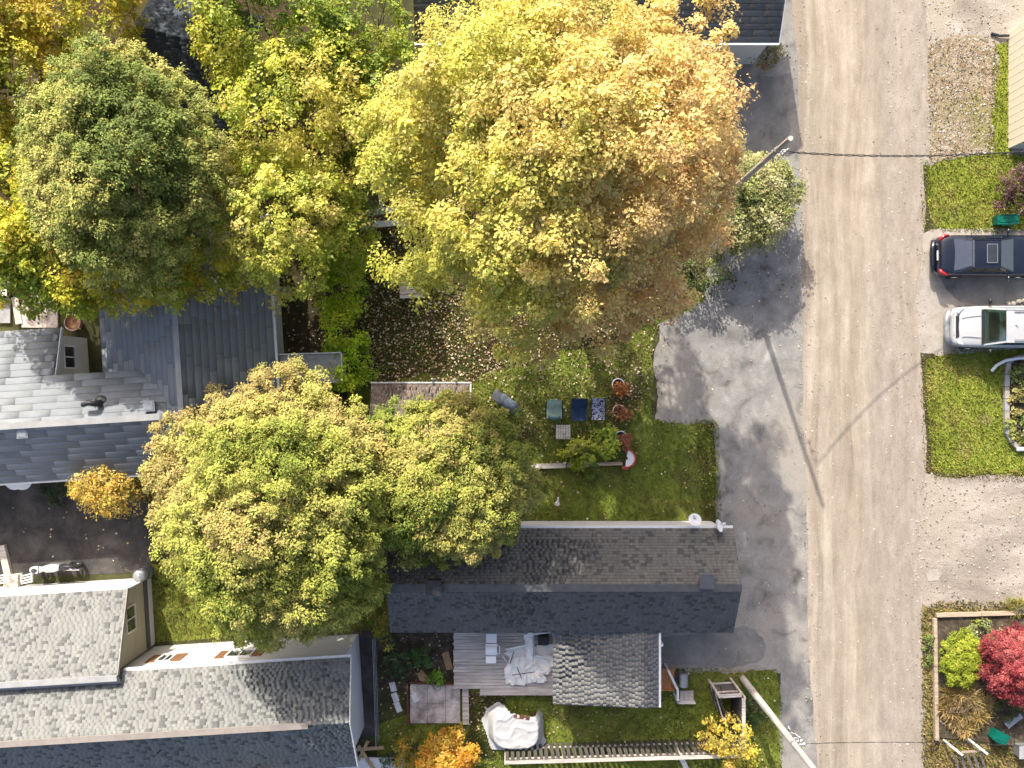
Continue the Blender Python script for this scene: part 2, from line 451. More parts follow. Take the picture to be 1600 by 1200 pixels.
M['red_paint'] = plain('red_paint', (0.55, 0.07, 0.06), 0.55, 0.1, 5, 30, 0.1)
M['terracotta'] = plain('terracotta', (0.32, 0.15, 0.09), 0.85, 0.15, 6, 30, 0.2)
M['pot'] = plain('dark_pot', (0.05, 0.045, 0.04), 0.8, 0.15, 6, 30, 0.2)
M['yellow_hose'] = plain('yellow_hose', (0.65, 0.45, 0.03), 0.5, 0.1, 6, 30, 0.0)
M['cable'] = plain('cable', (0.03, 0.03, 0.03), 0.6, 0.2, 6, 30, 0.0)
M['maroon'] = plain('maroon_plastic', (0.12, 0.02, 0.04), 0.5, 0.15, 5, 30, 0.05)

# ------------------------------------------------------------------ setting: ground sheets
def fractal_outline(pts, amp, levels=4):
    pts = [Vector((p[0], p[1])) for p in pts]
    for _ in range(levels):
        q = []
        for i, a in enumerate(pts):
            b = pts[(i + 1) % len(pts)]
            d = b - a
            q.append(a)
            if d.length > 0.25:
                k = min(amp, d.length * 0.13)
                q.append((a + b) / 2 + Vector((-d.y, d.x)).normalized() * random.uniform(-k, k))
        pts = q
        amp *= 0.62
    return pts

def sheet(name, pix, z, mat, amp=0.12, levels=5):
    pts = fractal_outline([P(x, y) for x, y in pix], amp, levels)
    mb = MB(); mb.add([(p.x, p.y, z) for p in pts], [tuple(range(len(pts)))])
    o = mb.build(name, mat)
    me = o.data
    if me.polygons[0].normal.z < 0: me.flip_normals()
    return tag(o, kind='structure')

mb = MB(); mb.add([(-160, -160, 0), (160, -160, 0), (160, 160, 0), (-160, 160, 0)], [(0, 1, 2, 3)])
tag(mb.build('ground', M['ground']), kind='structure')

LAWN_C = [(545, 350), (1010, 350), (1105, 470), (1030, 505), (1018, 560), (1020, 655), (1108, 660), (1118, 740), (1112, 822), (800, 830), (560, 830), (540, 600)]
LITTER = [(552, 340), (1000, 330), (1075, 470), (985, 520), (880, 545), (800, 575), (735, 600), (560, 605)]
LAWN_R1 = [(1447, 258), (1480, 246), (1575, 238), (1640, 236), (1640, 362), (1560, 364), (1470, 360), (1452, 330)]
LAWN_R2 = [(1447, 562), (1478, 548), (1560, 540), (1640, 545), (1640, 735), (1600, 742), (1500, 742), (1458, 735), (1448, 650)]
LAWN_S = [(725, 1075), (1030, 1040), (1120, 1045), (1215, 1045), (1222, 1100), (1222, 1225), (590, 1225), (590, 1130), (700, 1100)]
LAWN_W = [(228, 880), (300, 880), (640, 900), (640, 990), (300, 1000), (228, 1003)]
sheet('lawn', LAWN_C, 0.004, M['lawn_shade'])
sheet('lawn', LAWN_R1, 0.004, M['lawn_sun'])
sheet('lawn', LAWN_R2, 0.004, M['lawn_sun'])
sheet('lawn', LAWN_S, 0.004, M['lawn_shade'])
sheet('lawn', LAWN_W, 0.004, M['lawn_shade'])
sheet('soil', LITTER, 0.008, M['litter_ground'], 0.4)
sheet('soil', [(-60, -60), (575, -60), (575, 430), (450, 445), (-60, 445)], 0.006, M['litter_ground'], 0.2)  # dark sheet: shade between the northwest trees put into the ground colour
sheet('soil', [(450, 440), (560, 430), (566, 600), (440, 600)], 0.008, M['litter_ground'], 0.2)
sheet('soil', [(590, 985), (715, 985), (715, 1080), (590, 1080)], 0.008, M['soil'], 0.2)
sheet('soil', [(725, 1078), (782, 1076), (775, 1190), (725, 1190)], 0.008, M['litter_ground'], 0.3)
# pavements
sheet('driveway', [(1140, -60), (1246, -60), (1262, 250), (1264, 470), (1268, 660), (1272, 850), (1276, 1005), (1300, 1225), (1224, 1225), (1220, 1052), (1130, 1052), (1030, 1050), (1020, 985), (1140, 960),
                   (1118, 820), (1116, 662), (1024, 655), (1022, 560), (1030, 505), (1100, 470), (1120, 300)], 0.012, M['asphalt'], 0.22, 6)
sheet('driveway', [(1150, 118), (1224, 118), (1236, 200), (1215, 300), (1150, 300)], 0.016, M['asphalt_grey'], 0.1)
sheet('driveway', [(1032, 995), (1100, 985), (1160, 978), (1180, 984), (1192, 996), (1197, 1012), (1193, 1028), (1182, 1036), (1160, 1041), (1130, 1043), (1080, 1040), (1032, 1034)], 0.016, M['asphalt_grey'], 0.12)
sheet('path', [(553, 985), (590, 985), (592, 1150), (553, 1160)], 0.012, M['yard'], 0.05)
sheet('yard', [(-60, 742), (200, 742), (240, 800), (236, 895), (-60, 905)], 0.012, M['yard'], 0.15)
sheet('driveway', [(1425, -40), (1640, -40), (1640, 250), (1575, 242), (1480, 250), (1425, 258)], 0.012, M['gravel'], 0.2)
sheet('verge', [(1448, 70), (1490, 55), (1545, 62), (1562, 120), (1556, 236), (1480, 250), (1448, 245)], 0.016, M['gravel_weedy'], 0.35)
sheet('lawn', [(1556, 70), (1580, 60), (1580, 240), (1546, 242), (1554, 160)], 0.020, M['lawn_sun'], 0.2)
sheet('driveway', [(1425, 735), (1460, 742), (1640, 742), (1640, 950), (1450, 950), (1425, 940)], 0.012, M['gravel'], 0.2)
sheet('driveway', [(1415, 375), (1470, 356), (1640, 356), (1640, 545), (1470, 556), (1418, 540)], 0.012, M['concrete'], 0.15)
sheet('driveway', [(1457, 372), (1640, 372), (1640, 476), (1530, 476), (1500, 472), (1478, 452), (1462, 420)], 0.018, M['asphalt_grey'], 0.02, 3)
sheet('verge', [(1440, 945), (1475, 938), (1640, 940), (1640, 1225), (1440, 1225)], 0.010, M['dry'], 0.2)
sheet('ground_patch', [(1446, 893), (1462, 888), (1473, 895), (1466, 907), (1450, 908)], 0.026, M['concrete'], 0.06)
sheet('road', [(1236, -60), (1250, 300), (1254, 650), (1262, 980), (1284, 1260), (1446, 1260), (1440, 950), (1432, 850), (1446, 740), (1442, 600), (1440, 545), (1430, 470), (1446, 350), (1446, 180), (1446, -60)], 0.022, M['road'], 0.12, 6)

# ------------------------------------------------------------------ scatter: grass, fallen leaves, stones
def inside(pts, poly):
    x, y = pts[:, 0], pts[:, 1]
    ok = np.zeros(len(pts), bool)
    n = len(poly)
    for i in range(n):
        x1, y1 = poly[i]; x2, y2 = poly[(i + 1) % n]
        c = ((y1 > y) != (y2 > y))
        with np.errstate(divide='ignore', invalid='ignore'):
            xi = (x2 - x1) * (y - y1) / (y2 - y1 + 1e-12) + x1
        ok ^= c & (x < xi)
    return ok

def sample(pix, dens, grow=0.0):
    poly = [(p.x, p.y) for p in (P(x, y) for x, y in pix)]
    a = np.array(poly); lo, hi = a.min(0), a.max(0)
    n = int(dens * np.prod(hi - lo))
    pts = rng.uniform(lo, hi, (n, 2))
    return pts[inside(pts, poly)]

def unit(v): return v / (np.linalg.norm(v, axis=1, keepdims=True) + 1e-9)

def leaf_cards(C, N, D, L, W, fold=0.25):
    """folded two-triangle leaves: C base, N normal, D direction, L length, W width"""
    S = unit(np.cross(N, D)); D = unit(np.cross(S, N))
    L = L[:, None]; W = W[:, None]
    v0 = C; v2 = C + D * L - N * L * 0.12
    v1 = C + D * L * 0.45 + S * W * 0.5 + N * W * fold
    v3 = C + D * L * 0.45 - S * W * 0.5 + N * W * fold
    n = len(C)
    V = np.stack([v0, v1, v2, v3], 1).reshape(-1, 3)
    b = np.arange(n, dtype=np.int32)[:, None] * 4
    F = np.concatenate([b + np.array([[0, 2, 1]]), b + np.array([[0, 3, 2]])], 1).reshape(-1, 3)
    return V, F

def pick(pal, n):
    pal = np.array(pal, dtype=np.float32)
    i = rng.integers(0, len(pal), n)
    return pal[i] * rng.uniform(0.75, 1.25, (n, 1)).astype(np.float32)

def scatter_grass(name, pix, dens, pal, h=(0.03, 0.09)):
    p = sample(pix, dens); n = len(p)
    C = np.c_[p, np.full(n, 0.004)]
    N = unit(np.c_[rng.normal(0, 1, (n, 2)), rng.uniform(0, 0.8, n)])
    D = unit(np.c_[rng.normal(0, 0.8, (n, 2)), rng.uniform(0.4, 1.0, n)])
    L = rng.uniform(*h, n) * 1.6; W = L * rng.uniform(0.25, 0.5, n)
    V, F = leaf_cards(C, N, D, L, W, 0.1)
    V[:, 2] = np.maximum(V[:, 2], 0.006)
    pn = np.array([mnoise.noise(Vector((x * .9, y * .9, 3.3))) + .6 * mnoise.noise(Vector((x * 2.6, y * 2.6, 8.1))) for x, y in p])[:, None]
    tn = np.clip(np.array([mnoise.noise(Vector((x * .7 + 9, y * .7, 1.3))) for x, y in p])[:, None] * 2.2 - .35, 0, .8)
    col = pick(pal, n) * np.clip(1 + .65 * pn, .4, 1.7)
    col = col * (1 - tn) + tn * col.mean(1, keepdims=True) * np.array([[1.75, 1.3, .55]])
    me = np_mesh(name, V, F, M['grass'], np.repeat(col, 4, 0))
    return tag(link_obj(name, me), kind='stuff')

def scatter_leaves(name, pts, pal, size=(0.05, 0.125), z=0.03):
    n = len(pts)
    C = np.c_[pts, rng.uniform(z, z + 0.05, n)]
    N = unit(np.c_[rng.normal(0, 0.35, (n, 2)), np.ones(n)])
    D = np.c_[rng.normal(0, 1, (n, 2)), np.zeros(n)]
    L = rng.uniform(*size, n); W = L * rng.uniform(0.6, 1.0, n)
    V, F = leaf_cards(C, N, D, L, W, 0.15)
    V[:, 2] = np.maximum(V[:, 2], 0.028)
    me = np_mesh(name, V, F, M['fallen'], np.repeat(pick(pal, n), 4, 0))
    return tag(link_obj(name, me), kind='stuff')

G_SHADE = [(0.14, 0.195, 0.026), (0.19, 0.26, 0.035), (0.25, 0.30, 0.045), (0.26, 0.23, 0.075)]  # blade colours darkened for the shaded lawns
G_SUN = [(0.155, 0.215, 0.024), (0.235, 0.29, 0.034), (0.32, 0.345, 0.055), (0.34, 0.29, 0.11)]  # the same blades lightened for the sunlit lawns
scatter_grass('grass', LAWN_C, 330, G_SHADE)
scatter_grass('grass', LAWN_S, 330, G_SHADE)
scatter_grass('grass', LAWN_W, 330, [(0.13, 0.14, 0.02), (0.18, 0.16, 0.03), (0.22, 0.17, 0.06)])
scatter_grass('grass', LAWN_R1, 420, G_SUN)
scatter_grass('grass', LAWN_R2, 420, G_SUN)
scatter_grass('grass', [(1552, 70), (1580, 60), (1580, 244), (1540, 246), (1550, 160)], 420, G_SUN)
scatter_grass('grass', [(1450, 70), (1555, 62), (1556, 236), (1450, 250)], 90, [(0.2, 0.2, 0.06), (0.26, 0.2, 0.1), (0.14, 0.16, 0.04)])
scatter_grass('grass', [(1440, 950), (1466, 940), (1640, 940), (1640, 958), (1462, 962), (1462, 1070), (1500, 1150), (1600, 1160), (1600, 1200), (1440, 1200)], 380, [(0.24, 0.19, 0.08), (0.17, 0.19, 0.04), (0.30, 0.22, 0.11)], (0.05, 0.13))
scatter_grass('grass', [(1085, 655), (1122, 655), (1126, 830), (1100, 830)], 350, G_SHADE, (0.04, 0.12))
scatter_grass('grass', [(1436, 250), (1456, 250), (1458, 360), (1440, 360)], 200, G_SUN)
scatter_grass('grass', [(1436, 560), (1456, 555), (1465, 745), (1442, 735)], 260, [(0.30, 0.22, 0.10), (0.25, 0.22, 0.07)])
scatter_grass('grass', [(1455, 728), (1600, 735), (1600, 752), (1455, 748)], 260, [(0.30, 0.22, 0.10), (0.25, 0.22, 0.07)])

F_PAL = [(0.45, 0.34, 0.21), (0.60, 0.50, 0.35), (0.30, 0.17, 0.09), (0.66, 0.57, 0.40), (0.17, 0.10, 0.06), (0.10, 0.06, 0.035), (0.52, 0.40, 0.15)]
lp = np.concatenate([sample(LITTER, 62), sample([(560, 440), (1000, 480), (1020, 600), (960, 700), (760, 720), (560, 600)], 24), sample(LAWN_C, 5), sample([(760, 470), (1060, 470), (1030, 640), (900, 700), (760, 640)], 16)])
scatter_leaves('fallen_leaves', lp, F_PAL)
scatter_leaves('fallen_leaves', sample([(440, 440), (560, 430), (566, 560), (440, 560)], 24), F_PAL)
scatter_leaves('fallen_leaves', np.concatenate([sample([(725, 1075), (1110, 1040), (1215, 1050), (1222, 1200), (725, 1200)], 7), sample([(725, 1080), (790, 1076), (780, 1180), (725, 1180)], 26)]), F_PAL)
scatter_leaves('fallen_leaves', sample([(1030, 470), (1250, 400), (1262, 1040), (1120, 1040), (1120, 660)], 1.6), F_PAL, (.05, .09))
scatter_leaves('fallen_leaves', sample([(590, 990), (720, 990), (720, 1190), (590, 1190)], 12), F_PAL)
scatter_leaves('fallen_leaves', sample([(0, 745), (235, 745), (235, 890), (0, 890)], 2.0), F_PAL)
scatter_leaves('fallen_leaves', sample([(1060, 340), (1240, 340), (1250, 470), (1060, 500)], 10), F_PAL)

def scatter_stones(name, pts, pal, size=(0.025, 0.07), z=0.022):
    n = len(pts)
    r = rng.uniform(*size, n)[:, None]
    base = np.array([(1, 0, 0), (0, 1, 0), (-1, 0, 0), (0, -1, 0), (0, 0, 0.75)])
    a = rng.uniform(0, 6.28, n)
    ca, sa = np.cos(a)[:, None], np.sin(a)[:, None]
    j = rng.uniform(0.6, 1.2, (n, 5))
    bx = base[None, :, 0] * j; by = base[None, :, 1] * j; bz = base[None, :, 2] * j
    V = np.stack([pts[:, :1] + (bx * ca - by * sa) * r, pts[:, 1:] + (bx * sa + by * ca) * r, z + bz * r], 2).reshape(-1, 3)
    b = np.arange(n, dtype=np.int32)[:, None] * 5
    F = np.concatenate([b + np.array([[i, (i + 1) % 4, 4]]) for i in range(4)], 1).reshape(-1, 3)
    me = np_mesh(name, V, F, M['stone'], np.repeat(pick(pal, n), 5, 0))
    return tag(link_obj(name, me), kind='stuff')

S_PAL = [(0.34, 0.30, 0.25), (0.27, 0.235, 0.195), (0.42, 0.38, 0.33), (0.2, 0.17, 0.14)]
scatter_stones('gravel', np.concatenate([sample([(1450, 60), (1556, 60), (1556, 240), (1450, 250)], 60), sample([(1443, 0), (1600, 0), (1560, 60), (1443, 70)], 16),
                                         sample([(1425, 740), (1600, 742), (1600, 945), (1425, 940)], 14)]), S_PAL)
scatter_stones('gravel', np.concatenate([sample([(1385, 0), (1446, 0), (1446, 1200), (1385, 1200)], 12), sample([(1238, 0), (1262, 0), (1290, 1200), (1258, 1200)], 18),
                                         sample([(1262, 0), (1385, 0), (1385, 1200), (1275, 1200)], 3)]), S_PAL, (0.02, 0.055))

# ------------------------------------------------------------------ roofs with shingles
TAB_V = np.array([(-.5, 0, 1), (.5, 0, 1), (.5, 1.03, .25), (-.5, 1.03, .25), (-.5, 0, -.2), (.5, 0, -.2), (.5, 1.03, -.2), (-.5, 1.03, -.2)], dtype=float)
TAB_F = np.array([(0, 1, 2, 3), (4, 5, 1, 0), (5, 6, 2, 1), (7, 4, 0, 3)], dtype=np.int32)

class Shingles:
    """collects the shingle tabs of one house; the ones that show largest become single objects"""
    def __init__(self, pal, prob, course=0.14, tab=0.33, thick=0.016, gap=0.025, top=1.03):
        self.pal = np.array(pal, dtype=np.float32); self.prob = np.array(prob) / sum(prob)
        self.course, self.tab, self.thick, self.gap = course, tab, thick, gap
        self.V = TAB_V.copy(); self.V[[2, 3, 6, 7], 1] = top
        self.slopes = []
    def slope(self, A, B, D, show=None, cut=None):
        """A, B the eave ends; D the ridge end above A; show = pixel box where single shingles can be picked"""
        A, B, D = np.array(A, float), np.array(B, float), np.array(D, float)
        L = np.linalg.norm(B - A); u = (B - A) / L
        W = np.linalg.norm(D - A); v = (D - A) / W
        n = np.cross(u, v)
        nc = max(1, round(W / self.course)); c = W / nc
        tabs = []
        for i in range(nc):
            x = -rng.uniform(0, self.tab)
            while x < L:
                w = self.tab * rng.choice([0.75, 0.9, 1.0, 1.15])
                x0, x1 = max(0, x), min(L, x + w)
                if x1 - x0 > 0.05: tabs.append((0.5 * (x0 + x1), i * c, max(0.03, x1 - x0 - self.gap)))
                x += w
        t = np.array(tabs)
        o = A[None] + u[None] * t[:, :1] + v[None] * t[:, 1:2] + n[None] * 0.004
        k = rng.choice(len(self.pal), len(t), p=self.prob)
        dark = int(np.argmin(self.pal.sum(1)))
        for q in range(1, len(k)):
            if k[q] == dark and k[q-1] == dark: k[q] = 0
        j = np.ones(len(t))
        if cut is not None:
            keep = np.array([not cut(p) for p in o]); o, t, k, j = o[keep], t[keep], k[keep], j[keep]
        self.slopes.append((o, t[:, 2], c, u, v, n, k, j, show))
    def build(self, parent, limit=300, names=('shingle', 'shingles')):
        off = np.array(root_of(parent).location)
        cand = []
        for si, (o, w, c, u, v, n, k, j, show) in enumerate(self.slopes):
            if show is None: continue
            s = FPX / (H - o[:, 2]); px = 800 + o[:, 0] * s; py = 600 - o[:, 1] * s
            ok = (px > show[0]) & (px < show[2]) & (py > show[1]) & (py < show[3])
            for i in np.nonzero(ok)[0]:
                cand.append((-w[i] * s[i] + (0.0 if w[i] < 0.2 else -3) , abs(px[i] - 800) + abs(py[i] - 600), si, i))
        cand.sort(key=lambda q: (round(q[0] / 6), q[1]))
        single = {}
        for q in cand[:limit]: single.setdefault(q[2], set()).add(q[3])
        meshes = {}
        Vs, Fs, Ts, b = [], [], [], 0
        for si, (o, w, c, u, v, n, k, j, show) in enumerate(self.slopes):
            pickd = single.get(si, set())
            mask = np.ones(len(o), bool)
            if pickd: mask[list(pickd)] = False
            for i in pickd:
                key = (int(k[i]), round(c, 4))
                if key not in meshes:
                    meshes[key] = np_mesh(names[0], self.V * [1, c, self.thick], TAB_F, M['shingle'], np.repeat(self.pal[k[i]][None], 8, 0))
                ob = bpy.data.objects.new(names[0], meshes[key])
                th = j[i]
                m = Matrix(((u[0]*w[i], v[0], n[0]*th, o[i,0]-off[0]), (u[1]*w[i], v[1], n[1]*th, o[i,1]-off[1]), (u[2]*w[i], v[2], n[2]*th, o[i,2]-off[2]), (0, 0, 0, 1)))
                COL.objects.link(ob); ob.parent = parent; ob.matrix_local = m
            o2, w2, k2, j2 = o[mask], w[mask], k[mask], j[mask]
            tv = self.V[None]
            X = tv[..., 0] * w2[:, None]; Y = np.broadcast_to(tv[..., 1] * c, X.shape); Z = tv[..., 2] * self.thick * j2[:, None]
            V = o2[:, None] + X[..., None] * u + Y[..., None] * v + Z[..., None] * n - off
            m_ = len(o2)
            Vs.append(V.reshape(-1, 3)); Fs.append((TAB_F[None] + (np.arange(m_)[:, None, None] * 8) + b).reshape(-1, 4))
            jit = rng.uniform(0.95, 1.05, (m_, 1))
            Ts.append(np.repeat(self.pal[k2] * jit, 8, 0)); b += m_ * 8
        me = np_mesh(names[1], np.concatenate(Vs), np.concatenate(Fs), M['shingle'], np.concatenate(Ts))
        ob = bpy.data.objects.new(names[1], me); COL.objects.link(ob); ob.parent = parent
        tag(ob, kind='stuff')

def frame(o, rot):
    c, s = math.cos(rot), math.sin(rot)
    return lambda u, v, z=0.0: Vector((o[0] + u * c - v * s, o[1] + u * s + v * c, z))

def slab(mb, A, B, C, D, t=0.14):
    n = (Vector(B) - Vector(A)).cross(Vector(D) - Vector(A)).normalized()
    q = [Vector(p) - n * t for p in (A, B, C, D)]
    mb.add([A, B, C, D] + q, [(0, 1, 2, 3), (7, 6, 5, 4), (0, 4, 5, 1), (1, 5, 6, 2), (2, 6, 7, 3), (3, 7, 4, 0)])

def window(parent, c, u, up, w, h, framemat, shutters=None, bars=1):
    """a window on a wall: c centre on the wall face, u along the wall, up, outward = u x up"""
    c, u, up = Vector(c), Vector(u).normalized(), Vector(up).normalized()
    n = u.cross(up).normalized()
    mb = MB(); t = 0.07
    for a, b in ((c - u*w/2 - up*h/2, c + u*w/2 - up*h/2), (c - u*w/2 + up*h/2, c + u*w/2 + up*h/2)):
        mb.beam(a + n*.03, b + n*.03, t, 0.09, up=n)
    for a, b in ((c - u*w/2 - up*(h/2-.035), c - u*w/2 + up*(h/2-.035)), (c + u*w/2 - up*(h/2-.035), c + u*w/2 + up*(h/2-.035))):
        mb.beam(a + n*.03, b + n*.03, t, 0.088, up=n)
    for k in range(1, bars + 1):
        x = c - u*w/2 + u*w*k/(bars+1)
        mb.beam(x - up*(h/2-.035) + n*.025, x + up*(h/2-.035) + n*.025, 0.05, 0.07, up=n)
    f = mb.build('window', framemat, parent)
    g = MB(); q = [c - u*(w/2-.03) - up*(h/2-.03), c + u*(w/2-.03) - up*(h/2-.03), c + u*(w/2-.03) + up*(h/2-.03), c - u*(w/2-.03) + up*(h/2-.03)]
    g.extrude([p + n*.004 for p in q], n*.012); g.build('pane', M['pane'], f)
    if shutters:
        for sgn in (-1, 1):
            s = MB(); x = c + u*sgn*(w/2 + .26)
            for k in range(3):
                xx = x + u*(k-1)*.14
                s.beam(xx - up*h/2 + n*.02, xx + up*h/2 + n*.02, .12, .04, up=n)
            s.build('shutter', shutters, parent)
    return f

def gable(root, roof_mb, wall_mb, sh, Fr, axis, e0, e1, side, zs, oh=(0.2, 0.25), base=0.0, show=(None, None), t=0.14):
    """a pitched wing. axis 'u' or 'v' is the ridge's; e0..e1 its ends; side=(low, ridge, high) across; zs the heights there"""
    G = (lambda a, b, z: Fr(a, b, z)) if axis == 'u' else (lambda a, b, z: Fr(b, a, z))
    l, r, h = side; z0, zr, z1 = zs
    g, e = oh
    A, B, Cc, D = G(e0, l, z0), G(e1, l, z0), G(e1, r, zr), G(e0, r, zr)
    A2, B2 = G(e1, h, z1), G(e0, h, z1)
    if axis == 'v':                     # keep the outward normal up
        quads = ((B, A, D, Cc), (B2, A2, Cc, D))
    else:
        quads = ((A, B, Cc, D), (A2, B2, D, Cc))
    for i, q in enumerate(quads):
        slab(roof_mb, *q, t=t)
        sh.slope(q[0], q[1], q[3], show[i])
    def zat(x):
        return (z0 + (zr - z0) * (x - l) / (r - l)) if x <= r else (zr + (z1 - zr) * (x - r) / (h - r))
    prof = [(l + e, base), (h - e, base), (h - e, zat(h - e) - t * 1.1), (r, zr - t * 1.15), (l + e, zat(l + e) - t * 1.1)]
    a, b = G(e0 + g, 0, 0), G(e1 - g, 0, 0)
    wall_mb.extrude([G(e0 + g, y, z) for y, z in prof], b - a)

def roof_vent(root, p, rz, tilt=0.0):
    mb = MB()
    mb.box((p[0], p[1], p[2] + 0.10), (0.34, 0.34, 0.20), rz)
    mb.box((p[0], p[1], p[2] + 0.235), (0.44, 0.44, 0.07), rz)
    mb.box((p[0], p[1], p[2] + 0.275), (0.32, 0.32, 0.04), rz)
    return mb.build('roof_vent', M['metal_grey'], root)

# --- blue-grey house, west of the middle
FB = frame((-13.25, -1.25), R(3.6))
bh = thing('house', 'long light grey house with blue-shaded roof and four box vents, west of the round cedar', 'house', FB(0, 0, 0))
shb = Shingles([(0.210, 0.228, 0.246), (0.207, 0.225, 0.243), (0.213, 0.230, 0.247), (0.202, 0.221, 0.240)], [4, 4, 3, 1], 0.29, 1.7, 0.006, 0.006, 0.955)
rf, wl_ = MB(), MB()
ze, zr = 2.55, 4.1
zi = zr - (zr - 2.55) * 1.95 / 3.95
gable(bh, rf, wl_, shb, FB, 'u', -16.0, 0.45, (-2.35, 0, 1.95), (2.75, zr, zi), (0.15, 0.3), show=((0, 650, 240, 745), (0, 590, 230, 640)))
slab(rf, FB(-5.35, 3.95, 2.55), FB(-16, 3.95, 2.55), FB(-16, 1.951, zi), FB(-5.35, 1.951, zi))
shb.slope(FB(-5.35, 3.95, 2.56), FB(-16, 3.95, 2.56), FB(-5.35, 1.96, zi + .01), (0, 510, 96, 600))
wl_.extrude([FB(-5.5, 1.60, 0), FB(-5.5, 3.65, 0), FB(-5.5, 3.65, 2.5), FB(-5.5, 1.60, 3.28)], FB(-15.8, 0) - FB(-5.5, 0))
gable(bh, rf, wl_, shb, FB, 'v', -0.9, 8.2, (-3.75, 0.03, 3.45), (2.5, zr + .06, 2.45), (0.2, 0.22), show=((160, 450, 275, 640), (285, 440, 428, 560)))
roof_b = rf.build('roof', M['metal_dark'], bh)
wall_b = wl_.build('wall', M['white_siding'], bh)
shb.build(roof_b, 300)
mb = MB(); mb.beam(FB(-16, 0, zr + .035), FB(-.1, 0, zr + .035), .26, .03); mb.build('ridge_cap', M['flash_grey'], bh)
mb = MB(); mb.beam(FB(0.03, -.9, zr + .10), FB(0.03, 8.2, zr + .10), .22, .03); mb.build('ridge_cap', M['flash_grey'], bh)
mb = MB(); mb.beam(FB(3.50, -.9, 2.36), FB(3.50, 8.2, 2.36), .11, .10); mb.build('gutter', M['white'], bh)
mb = MB(); mb.beam(FB(-16, -2.41, 2.67), FB(.45, -2.41, 2.67), .11, .10); mb.build('gutter', M['metal_grey'], bh)
mb = MB(); mb.beam(FB(-5.34, 1.0, 3.60), FB(-5.34, 3.95, 2.50), .035, .16); mb.build('fascia', M['white'], bh)
for px, py, z in ((295, 507, 3.52), (237, 634, 3.9), (40, 676, 3.72), (288, 661, 3.9)):
    roof_vent(bh, P(px, py, z), R(3.6))
# bent black flue
mb = MB(); q = P(158, 630, 3.75)
mb.tube([q, q + Vector((0, 0, .35)), q + Vector((-.08, 0, .5)), q + Vector((-.28, .02, .56)), q + Vector((-.52, -.06, .5))], [.13, .13, .12, .11, .10], 12)
mb.lathe(q, [(0.32, 0.0), (0.26, 0.06), (0.14, 0.1)], 16)
mb.build('flue_pipe', M['black_plastic'], bh, smooth=True, sharp=R(40))
# window in the notch wall
wc = FB(-5.51, 2.75, 1.75); uu = FB(0, 1) - FB(0, 0)
window(bh, wc, -uu if False else uu, (0, 0, 1), 0.95, 0.95, M['white'], bars=1)
# the low lean-to roof on its east side, half under the cedar
lean = thing('shed', 'flat blue-grey lean-to roof with pale edges between house and hedge', 'shed', P(487, 570))
mb = MB(); a, b, c, d = P(402, 556, 2.1), P(402, 600, 2.1), P(534, 598, 2.1), P(533, 552, 2.1)
mb.prism([d, a, b, c], 2.0, 2.1); mb.build('roof', M['slab_plain'], lean)
mb = MB(); mb.beam(d + Vector((.03, 0, .02)), c + Vector((.03, 0, .02)), .05, .16); mb.beam(a + Vector((0, .03, .02)), d + Vector((0, .03, .02)), .05, .16); mb.build('fascia', M['white_worn'], lean)
mb = MB(); mb.prism([p + (P(468, 577, 2.1) - p) * 0.12 for p in (d, a, b, c)], 0, 1.99); mb.build('wall', M['white_siding'], lean)

# --- grey-shingled house, south-west
FG = frame((-6.75, -11.05), R(3.5))
gh = thing('house', 'large pale grey shingled house with brown shutters, at the southwest corner', 'house', FG(0, 0, 0))
shg = Shingles([(0.190, 0.196, 0.188), (0.186, 0.192, 0.184), (0.194, 0.200, 0.192), (0.102, 0.106, 0.104), (0.180, 0.186, 0.179)], [4, 4, 4, 3.6, 3], 0.118, 0.23, 0.006, 0.0)
rf, wl_ = MB(), MB()
gable(gh, rf, wl_, shg, FG, 'u', -20, 0.25, (-4.35, -2.2, 0.03), (3.95, 5.0, 3.95), (0.35, 0.12), show=((150, 1130, 545, 1180), (20, 1045, 545, 1125)))
# the north wing: one slope that climbs to the main eave
shg.slope(FG(-8.95, 3.15, 3.05), FG(-20, 3.15, 3.05), FG(-8.95, 0.0, 4.45), (10, 905, 190, 1035))
slab(rf, FG(-8.95, 3.15, 3.05), FG(-20, 3.15, 3.05), FG(-20, 0.0, 4.45), FG(-8.95, 0, 4.45))
slab(rf, FG(-20, -.40, 4.14), FG(-8.95, -.40, 4.14), FG(-8.95, 0.0, 4.45), FG(-20, 0, 4.45), .1)
roof_g = rf.build('roof', M['flash_grey'], gh)
wl_.build('wall', M['white_siding'], gh)
shg.build(roof_g, 300)
mb = MB()
mb.extrude([FG(-9.22, 0.0, 0.5), FG(-9.22, 2.95, 0.5), FG(-9.22, 2.95, 2.95), FG(-9.22, 0.0, 4.26)], FG(-20, 0) - FG(-9.22, 0))
mb.build('wall', M['beige_siding'], gh)
mb = MB(); mb.extrude([FG(-9.18, 0.02, 0), FG(-9.18, 2.99, 0), FG(-9.18, 2.99, .55), FG(-9.18, .02, .55)], FG(-20, 0) - FG(-9.18, 0)); mb.build('foundation', M['white_siding'], gh)
mb = MB(); mb.beam(FG(-9.17, 0.05, .72), FG(-9.17, 2.99, .72), .05, .3); mb.build('band', M['dark_band'], gh)
mb = MB(); mb.beam(FG(-9.2, 3.0, 1.75), FG(-20, 3.0, 1.75), .06, 2.35); mb.build('wall', M['white_siding'], gh)
mb = MB(); mb.beam(FG(-20, -.06, 4.49), FG(-8.93, -.06, 4.49), .24, .04); mb.build('ridge_cap', M['flash_grey'], gh)
mb = MB(); mb.beam(FG(-20, -2.2, 5.05), FG(-1.35, -2.2, 5.05), .24, .05); mb.build('ridge_vent', M['flash'], gh)
